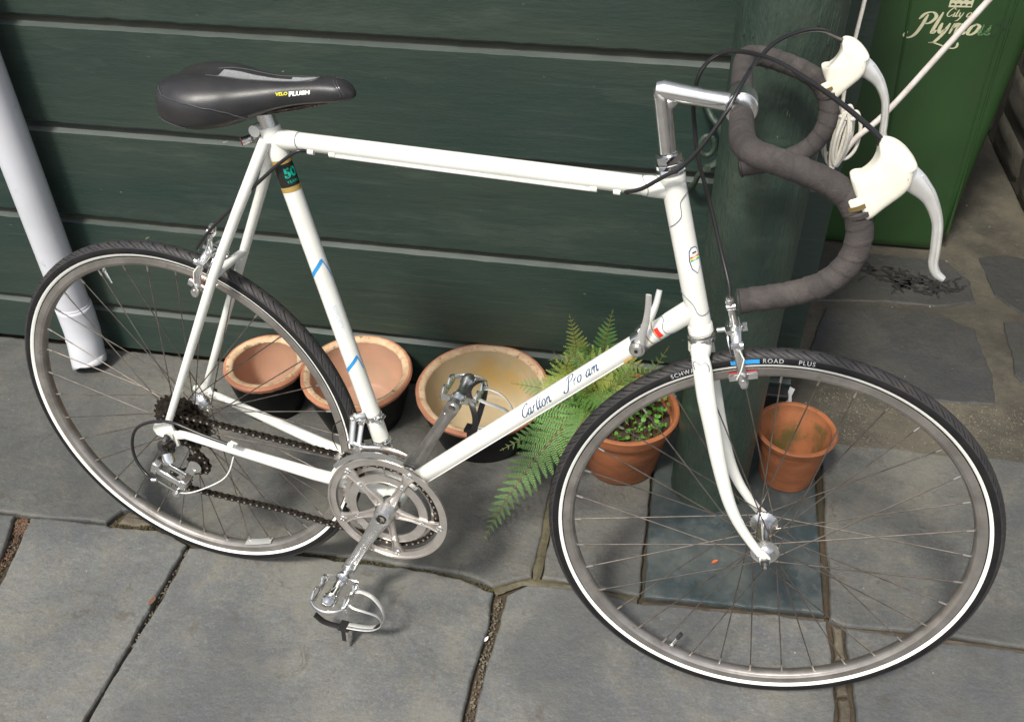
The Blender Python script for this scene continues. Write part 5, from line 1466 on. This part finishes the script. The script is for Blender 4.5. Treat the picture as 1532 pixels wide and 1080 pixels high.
for k in range(5):
    a = CR_A + pi + 2 * pi * (k + .5) / 5 - radians(0)
    rdv = V((cos(a), 0, sin(a))); tn = V((-sin(a), 0, cos(a)))
    m = M()
    m.prism([(.010, -.012), (.028, -.0085), (.050, -.0060), (.075, -.0062), (.0940, -.0115), (.0940, .0115), (.075, .0062), (.050, .0060), (.028, .0085), (.010, .012)], BB + V((0, CY - .0125, 0)), rdv, tn, -.0035, 0, bev=.0010)
    for s in (-1, 1):
        m.tube([BB + V((0, CY - .0145, 0)) + rdv * .014 + tn * s * .0085, BB + V((0, CY - .0132, 0)) + rdv * .045 + tn * s * .0048, BB + V((0, CY - .0130, 0)) + rdv * .078 + tn * s * .0052, BB + V((0, CY - .0125, 0)) + rdv * .0935 + tn * s * .0095], [.0026, .0018, .0016, .0014], 8)
    m.obj('spider_arm', 'ring_alloy', chainset)
    for r_, rr in ((.0645, .0050), (.0965, .0058)):
        c = BB + V((0, CY - .0115, 0)) + rdv * r_
        m = M(); m.lathe([(rr, 0), (rr, .0018), (rr - .0008, .0026), (rr - .0022, .0026), (rr - .0026, .0012), (0, .0012)], c, (0, -1, 0), 20); m.obj('chainring_bolt', 'chrome', chainset)
m = M(); m.lathe([(.0215, 0), (.0215, .008), (.0190, .013), (.0165, .024), (.0140, .030), (.0100, .0310), (.0095, .0285), (0, .0285)], BB + V((0, CY - .006, 0)), (0, -1, 0), 36); m.obj('hub_boss', 'alloy', chainset)
m = M(); m.lathe([(.0088, 0), (.0088, .0012), (.0062, .0016), (.0056, -.002), (0, -.002)], BB + V((0, CY - .0355, 0)), (0, -1, 0), 6); m.obj('crank_bolt', 'dark_steel', chainset)
def crank(s, ang, name_mat):
    d = V((cos(ang), 0, sin(ang))); t = V((-sin(ang), 0, cos(ang))); y0 = s * .0560; y1 = s * .0700
    m = M(); P = []; n = 10
    for i in range(n + 1):
        f = i / n; r = .170 * f
        P.append(BB + d * r + V((0, y0 + (y1 - y0) * min(1, f * 1.3), 0)))
    wd = [.0175, .0170, .0150, .0132, .0120, .0112, .0107, .0104, .0106, .0125, .0128]
    m.tube(P, wd, 16, flat=[.50] * 2 + [.48] * 7 + [.42, .40], up=t)
    c = BB + d * .170 + V((0, y1, 0)); m.cyl(c + V((0, -.0062, 0)), c + V((0, .0062, 0)), .0128, n=28)
    c0 = BB + V((0, y0, 0)); m.cyl(c0 + V((0, -.009, 0)), c0 + V((0, .009, 0)), .0170, n=28)
    o = m.obj('crank_arm', name_mat, bike, angle=50)
    # recessed flute along the outer face is shown by two raised edges
    m = M()
    for q in (-1, 1):
        m.tube([BB + d * .030 + t * q * .0068 + V((0, y0 + s * .0075, 0)), BB + d * .08 + t * q * .0055 + V((0, y0 + (y1 - y0) * .6 + s * .0058, 0)), BB + d * .148 + t * q * .0052 + V((0, y1 + s * .0046, 0))], .0009, 8)
        m.tube([BB + d * .030 + t * q * .0068 + V((0, y0 - s * .0078, 0)), BB + d * .08 + t * q * .0055 + V((0, y0 + (y1 - y0) * .6 - s * .0062, 0)), BB + d * .148 + t * q * .0052 + V((0, y1 - s * .0050, 0))], .0009, 8)
    m.obj('crank_edge', name_mat, o)
    m = M(); m.cyl(c + V((0, -s * .0060, 0)), c + V((0, -s * .0078, 0)), .0062, n=18); m.obj('spindle_end', 'chrome', o)
    return c
cR = crank(-1, CR_A + pi, 'alloy')
cL = crank(1, CR_A, 'dull_alloy')
m = M(); m.cyl(BB + V((0, .037, 0)), BB + V((0, .050, 0)), .0115, n=24); m.lathe([(.0175, 0), (.0200, .002), (.0200, .006), (.0175, .008)], BB + V((0, .034, 0)), (0, 1, 0), 28); m.obj('bearing_cup', 'chrome', bike)

# ---- pedals (quill pedals with toe clip and strap)
def pedal(c, s, rot, dirty=False):
    """c: crank eye centre; s: side; rot: rotation of the pedal about its spindle"""
    ct, stt = cos(rot), sin(rot)
    def T(p):   # local: x fore, y outward, z up (already rotated)
        x, y, z = p
        z = -z
        return c + V((x * ct - z * stt, s * (y + .006), x * stt + z * ct))
    def ob(m, n, mat, par, **k):
        m.xf(T); return m.obj(n, mat, par, **k)
    al = 'alloy' if dirty else 'chrome'
    m = M(); m.lathe([(.0045, 0), (.0085, .004), (.0105, .010), (.0130, .014), (.0130, .018), (.0098, .022), (.0088, .040), (.0098, .056), (.0125, .060), (.0135, .066), (.0125, .076), (.0085, .083), (0, .085)], (0, 0, 0), (0, 1, 0), 26)
    root = ob(m, 'pedal', al, bike)
    for fx_ in (-1, 1):
        x = fx_ * .0300
        m = M()
        m.tube([(x, .018, .0105), (x, .050, .0112), (x, .080, .0105)], .0022, 8)
        zz = [(.018, .002), (.026, -.008), (.034, -.009), (.040, .000), (.049, .0005), (.056, -.0085), (.066, -.0088), (.078, .000)]
        m.tube(spl([(x, a, b) for a, b in zz], 5), .0021, 8)
        for yv in (.019, .045, .079): m.tube([(x, yv, -.002), (x, yv, .0105)], .0022, 8)
        m.box((x, .049, .0062), (.0018, .062, .006))
        ob(m, 'cage_plate', al, root)
    m = M(); m.box((0, .0175, .004), (.060, .0030, .013)); ob(m, 'cage_end', al, root)
    m = M(); m.tube(spl([(-.030, .080, .004), (-.018, .089, .005), (0, .093, .006), (.018, .089, .005), (.030, .080, .004)], 6), .0045, 10, flat=.45, up=(0, 0, 1)); q = ob(m, 'cage_end', al, root)
    m = M()
    for (x, yv) in ((-.03, .022), (-.03, .076), (.03, .022), (.03, .076)): m.ball((x * 1.08, yv, .009), .0033, 8)
    ob(m, 'cage_bolt', al, root)
    # toe clip: two flat steel straps meeting at the front and curving back
    for q in (-1, 1):
        m = M()
        y0 = .048 + q * .015
        P = spl([(.031, y0, .006), (.044, y0 + q * .004, .007), (.064, .048 + q * .017, .012), (.082, .048 + q * .010, .024), (.088, .048 + q * .006, .042), (.082, .048 + q * .004, .060), (.064, .048 + q * .004, .074), (.042, .048 + q * .004, .080), (.018, .048 + q * .004, .083)], 6)
        m.tube(P,   .0044 if q < 0 else .0024, 8, flat=.20 if q < 0 else .3, up=(0, 1, 0))
        ob(m, 'toe_clip', 'satin_alloy', root)
    m = M(); m.box((.012, .048, .086), (.020, .020, .006)); q = ob(m, 'strap_loop', 'black_leather', root)
    m = M()
    if dirty:
        P = spl([(.026, .014, .006), (.034, .008, .030), (.030, .014, .062), (.020, .034, .082), (.018, .062, .082), (.020, .084, .062), (.024, .092, .030), (.022, .086, .006), (.012, .060, -.002), (.012, .036, -.002)], 5, closed=True)
        m.tube(P, .0055, 8, closed=True, flat=.16, up=(1, 0, 0))
    else:
        P = spl([(.082, .046, .060), (.060, .046, .078), (.030, .048, .086), (.0, .050, .088), (-.026, .052, .084), (-.044, .052, .070)], 6)
        m.tube(P, .0060, 8, flat=.18, up=(0, 1, 0))
    ob(m, 'toe_strap', 'black_leather', root)
    m = M(); m.box((.012, .048, .104), (.012, .010, .034)); q = ob(m, 'strap_end', 'black_leather', root)
    m = M(); m.box((.019, .049, .108), (.004, .016, .036)); q = ob(m, 'strap_buckle', al, root)
    return root
# both pedals hang upside down under the weight of their toe clips
def pedal_flip(c, s, rot, dirty=False):
    global _flip
    ct, stt = cos(rot), sin(rot)
    return pedal(c, s, rot, dirty)
pR = pedal(cR, -1, radians(0), False)
pL = pedal(cL, 1, radians(0), True)

# ---- chain
def arc(c, r, a0, a1, n): return [V((c[0] + r * cos(radians(a0 + (a1 - a0) * k / n)), CY, c[1] + r * sin(radians(a0 + (a1 - a0) * k / n)))) for k in range(n + 1)]
GJ = (.0270, .2650); TJ = (-.0150, .2200); JR = .0215
path = arc((BB.x, BB.z), .0852, 84, -97, 28)              # round the chainring, front side
path += [V((.20, CY, .2005)), V((.10, CY, .1990))]
path += arc(TJ, JR, -80, -215, 10)
path += arc(GJ, JR, -40, 55, 8)
path += arc((0, RT), .0310, -60, -265, 16)
path = [V(p) for p in path]
def resamp(P, step, closed=True):
    Q = P + [P[0]]; L = [0]
    for i in range(1, len(Q)): L.append(L[-1] + (Q[i] - Q[i - 1]).length)
    tot = L[-1]; n = int(round(tot / step)); out = []; j = 0
    for k in range(n):
        d = tot * k / n
        while L[j + 1] < d: j += 1
        out.append(Q[j].lerp(Q[j + 1], (d - L[j]) / max(1e-9, L[j + 1] - L[j])))
    return out
cp = resamp(path, .0127)
m = M()
for p in cp: m.cyl(p + V((0, -.0042, 0)), p + V((0, .0042, 0)), .0037, n=10, m=0); m.cyl(p + V((0, -.0050, 0)), p + V((0, .0050, 0)), .0018, n=8, m=1)
chain = m.obj('chain', ['dark_steel', 'ring_alloy'], bike)
def link_mesh(wd, pi_):
    m = M(); n = 8; out = []
    for k in range(n + 1): a = pi / 2 + pi * k / n; out.append((-.00635 + .0044 * cos(a), .0044 * sin(a)))
    out.append((0, -.0030))
    for k in range(n + 1): a = -pi / 2 + pi * k / n; out.append((.00635 + .0044 * cos(a), .0044 * sin(a)))
    out.append((0, .0030))
    for yv in (-wd, wd): m.prism(out, (0, yv + .0005, 0), (1, 0, 0), (0, 0, 1), 0, .0010)
    return m.mesh('chain_link', ['dark_steel'], 30)
LK = [link_mesh(.0026, 0), link_mesh(.0039, 0)]
for i in range(len(cp)):
    a, b = cp[i], cp[(i + 1) % len(cp)]; c = (a + b) / 2; d = (b - a).normalized(); u = V((0, 1, 0)); w_ = d.cross(u)
    o = bpy.data.objects.new('chain_link', LK[i % 2]); COL.objects.link(o); o.parent = chain
    o.matrix_basis = Matrix(((d.x, u.x, -w_.x, c.x), (d.y, u.y, -w_.y, c.y), (d.z, u.z, -w_.z, c.z), (0, 0, 0, 1)))

# ---- sprockets
fw = None
m = M(); m.cyl(V((.00065, -.024, RT)), V((.00065, -.052, RT)), .0165, n=28); fw = m.obj('freewheel', 'dark_steel', bike)
for k, nt_ in enumerate((28, 24, 20, 17, 14)):
    rp_ = nt_ * .0127 / (2 * pi); y = -.0245 - k * .0055
    m = M(); m.ring(teeth(nt_, rp_, .0050), .014, y - .0010, y + .0010, nt_ * 8, o=(.00065, 0, RT)); m.obj('sprocket', 'dark_steel', fw)
m = M(); m.ring(.052, .020, -.0222, -.0217, 60, o=(.00065, 0, RT)); 

# ---- rear derailleur
yb = -.075
m = M(); m.cyl(V((-.0005, -.058, .3215)), V((-.0005, -.080, .3215)), .0090, n=24)
m.cyl(V((-.0005, -.080, .3215)), V((-.0005, -.083, .3215)), .0060, n=6); rder = m.obj('rear_derailleur', 'dark_steel', bike)
m = M(); m.prism([(-.016, .010), (-.004, .014), (.010, .010), (.014, -.004), (.006, -.014), (-.008, -.012), (-.018, -.002)], V((-.003, -.070, .318)), (1, 0, 0), (0, 0, 1), 0, .009, bev=.0015); m.obj('pivot_body', 'black_rubber', rder)
m = M(); m.tube([V((-.002, -.080, .312)), V((.002, -.084, .302)), V((.006, -.086, .295))], [.0095, .0105, .0090], 20); m.obj('pivot_barrel', 'chrome', rder)
m = M()
ax_ = V((.047, 0, -.022)).normalized(); az = V((.022, 0, .047)).normalized()
Rm = Matrix(((ax_.x, 0, az.x), (0, 1, 0), (ax_.z, 0, az.z)))
m.box(V((.004, -.094, .2705)), (.050, .007, .013), Rm); m.box(V((.006, -.078, .276)), (.046, .005, .012), Rm)
m.box(V((-.020, -.088, .2865)), (.013, .024, .024), Rm); m.box(V((.031, -.088, .2610)), (.013, .024, .022), Rm)
q = m.obj('parallelogram', 'alloy', rder); q.modifiers.new('b', 'BEVEL').width = .0016
m = M(); m.box(V((.002, -.100, .2530)), (.040, .0030, .0045), Rm); m.cyl(V((.018, -.094, .2425)), V((.018, -.104, .2425)), .0068, n=18); m.cyl(V((.018, -.103, .2425)), V((.018, -.107, .2425)), .0040, n=6); m.cyl(V((-.020, -.10, .262)), V((-.028, -.102, .262)), .0040, n=12); q = m.obj('cable_clamp', 'chrome', rder)
for (cx, cz), nm in ((GJ, 'jockey_wheel'), (TJ, 'jockey_wheel')):
    m = M(); m.ring(teeth(11, .0205, .0045), .008, CY - .0014, CY + .0014, 88, o=(cx, 0, cz)); m.ring(.0095, .003, CY - .004, CY + .004, 24, o=(cx, 0, cz)); m.obj(nm, 'dark_steel', rder)
m = M()
for yv in (CY - .0085, CY + .0070):
    d = V((GJ[0] - TJ[0], 0, GJ[1] - TJ[1])).normalized(); t = V((-d.z, 0, d.x)); c0 = V((TJ[0], yv, TJ[1])); L_ = hypot(GJ[0] - TJ[0], GJ[1] - TJ[1])
    out = [( -.008 * 1 + .0, -.005), (0, -.009), (L_ * .5, -.006), (L_, -.0105), (L_ + .010, -.004), (L_ + .010, .004), (L_, .0105), (L_ * .5, .006), (0, .009), (-.008, .005)]
    m.prism(out, c0, d, t, 0, .0014)
m.ring(.0130, .0085, CY - .0105, CY - .0090, 40, o=(GJ[0], 0, GJ[1]))
m.obj('cage', 'alloy', rder)
rdc = [(.124, -.072, .357), (.100, -.074, .363), (.072, -.075, .369), (.040, -.075, .377), (.024, -.075, .380), (-.003, -.076, .379), (-.037, -.078, .366), (-.059, -.080, .346), (-.069, -.083, .315), (-.064, -.088, .285), (-.044, -.094, .264), (-.026, -.100, .262)]
m = M(); m.tube(spl([V(p) for p in rdc], 6), .0027, 10); m.obj('gear_cable', 'black_cable', bike)
m = M(); m.tube(spl([V(p) for p in [(.018, -.100, .243), (.035, -.095, .2420), (.060, -.088, .251), (.098, -.080, .275), (.118, -.078, .300), (.128, -.072, .331)]], 6), .0012, 8); m.obj('gear_cable', 'bare_cable', bike)
m = M(); m.cyl(V((.118, -.060, .3500)), V((.130, -.060, .3465)), .0048, n=14); m.cyl(V((.122, -.072, .3575)), V((.131, -.071, .3550)), .0042, n=12); m.obj('cable_stop', W, bike)

# ---- front derailleur
fder = None
for u in (.158, .108):
    m = M()
    c = BB + seat_dir * u; m.lathe([(.0145, -.005), (.0160, -.0045), (.0160, .0045), (.0145, .005)], c, seat_dir, 30)
    q = c + V((.018, -.006, .004)); m.cyl(q + V((0, -.010, -.001)), q + V((.002, .006, 0)), .0042, n=10); m.cyl(q + V((0, -.014, 0)), q + V((0, -.010, 0)), .0056, n=8)
    m.box(c + V((.017, -.004, .003)), (.008, .010, .009))
    q = m.obj('front_derailleur' if fder is None else 'clamp', 'chrome', bike if fder is None else fder); fder = fder or q
m = M(); m.tube([V((.352, -.014, .432)), V((.343, -.022, .432)), V((.336, -.027, .430))], [.0080, .0075, .0060], 14); m.obj('linkage', 'alloy', fder)
for (p0, p1, wq) in ((V((.339, -.026, .434)), V((.340, -.044, .392)), .0062), (V((.352, -.024, .424)), V((.352, -.044, .386)), .0050)):
    m = M(); m.tube([p0, p0.lerp(p1, .5), p1], [wq, wq * .9, wq * .95], 12, flat=.5, up=(1, 0, 0)); m.cyl(p0 + V((0, -.004, .001)), p0 + V((0, .004, .001)), .0052, n=12); m.obj('linkage', 'alloy', fder)
m = M(); m.tube([V((.333, -.040, .394)), V((.360, -.044, .388)), V((.395, -.046, .398))], [.0052, .0056, .0040], 12, flat=.7); m.obj('linkage', 'alloy', fder)
m = M(); cc = BB
for yv in (-.0545, -.0385):
    vs = []; na = 18
    for k in range(na + 1):
        a = radians(73 + (142 - 73) * k / na); wdt = .0120 if yv < -.05 else .016
        r0 = .1115; hgt = wdt * (1 - .55 * abs(k / na - .35))
        for rr in (r0, r0 + hgt):
            for y2 in (yv - .0008, yv + .0008): vs.append(BB + V((rr * cos(a), y2, rr * sin(a))))
    fs = []
    for k in range(na):
        b0 = 4 * k; fs += [(b0, b0 + 4, b0 + 6, b0 + 2), (b0 + 1, b0 + 3, b0 + 7, b0 + 5), (b0 + 2, b0 + 6, b0 + 7, b0 + 3), (b0, b0 + 1, b0 + 5, b0 + 4)]
    fs += [(0, 2, 3, 1), (4 * na, 4 * na + 1, 4 * na + 3, 4 * na + 2)]
    m.add(vs, fs)
m.box(BB + V((-.085, -.0465, .0895)), (.010, .016, .004)); m.box(BB + V((-.046, -.0465, .1195)), (.014, .018, .004))
m.obj('cage', 'alloy', fder)
m = M(); m.tube(spl([V((.318, -.030, .425)), V((.304, -.030, .410)), V((.300, -.032, .385)), V((.306, -.03, .36))], 5), .0009, 6); m.obj('cable_end', 'dark_steel', fder)

# ---- shift levers on the down tube
c = V((.7885, -.017, .6600))
m = M(); dd = (DH - BB).normalized(); cc_ = BB + dd * ((c - BB).dot(dd)); m.lathe([(.0145, -.008), (.0158, -.0075), (.0158, .0075), (.0145, .008)], cc_, dd, 30)
shf = m.obj('shift_levers', 'alloy', bike)
for s in (-1, 1):
    cy_ = V((c.x, s * .0165, c.z))
    m = M(); m.cyl(cy_, cy_ + V((0, s * .010, 0)), .0115, n=28); m.cyl(cy_ + V((0, s * .010, 0)), cy_ + V((0, s * .0135, 0)), .0088, .0080, 28)
    m.obj('lever_boss', 'dull_alloy' if s < 0 else 'alloy', shf)
    m = M(); m.cyl(cy_ + V((0, s * .0135, 0)), cy_ + V((0, s * .0150, 0)), .0072, n=28); m.obj('friction_screw', 'alloy', shf)
    m = M(); m.cyl(cy_ + V((0, s * .0151, 0)), cy_ + V((0, s * .0154, 0)), .0032, n=5); m.obj('screw_slot', 'black_print', shf)
    e = [(.7900, .6640), (.7935, .6850), (.7975, .7100), (.7990, .7350), (.7985, .7600)] if s < 0 else [(.7900, .6640), (.7960, .6830), (.8010, .7020), (.8030, .7240)]
    m = M(); m.tube(spl([V((a, s * (.0205 + .006 * i), b)) for i, (a, b) in enumerate(e)], 6), lerpl([.0085, .0058, .0047, .0042, .0038][:len(e)], 6), 14, flat=.45, up=(1, 0, 0)); m.obj('lever', 'satin_alloy', shf)
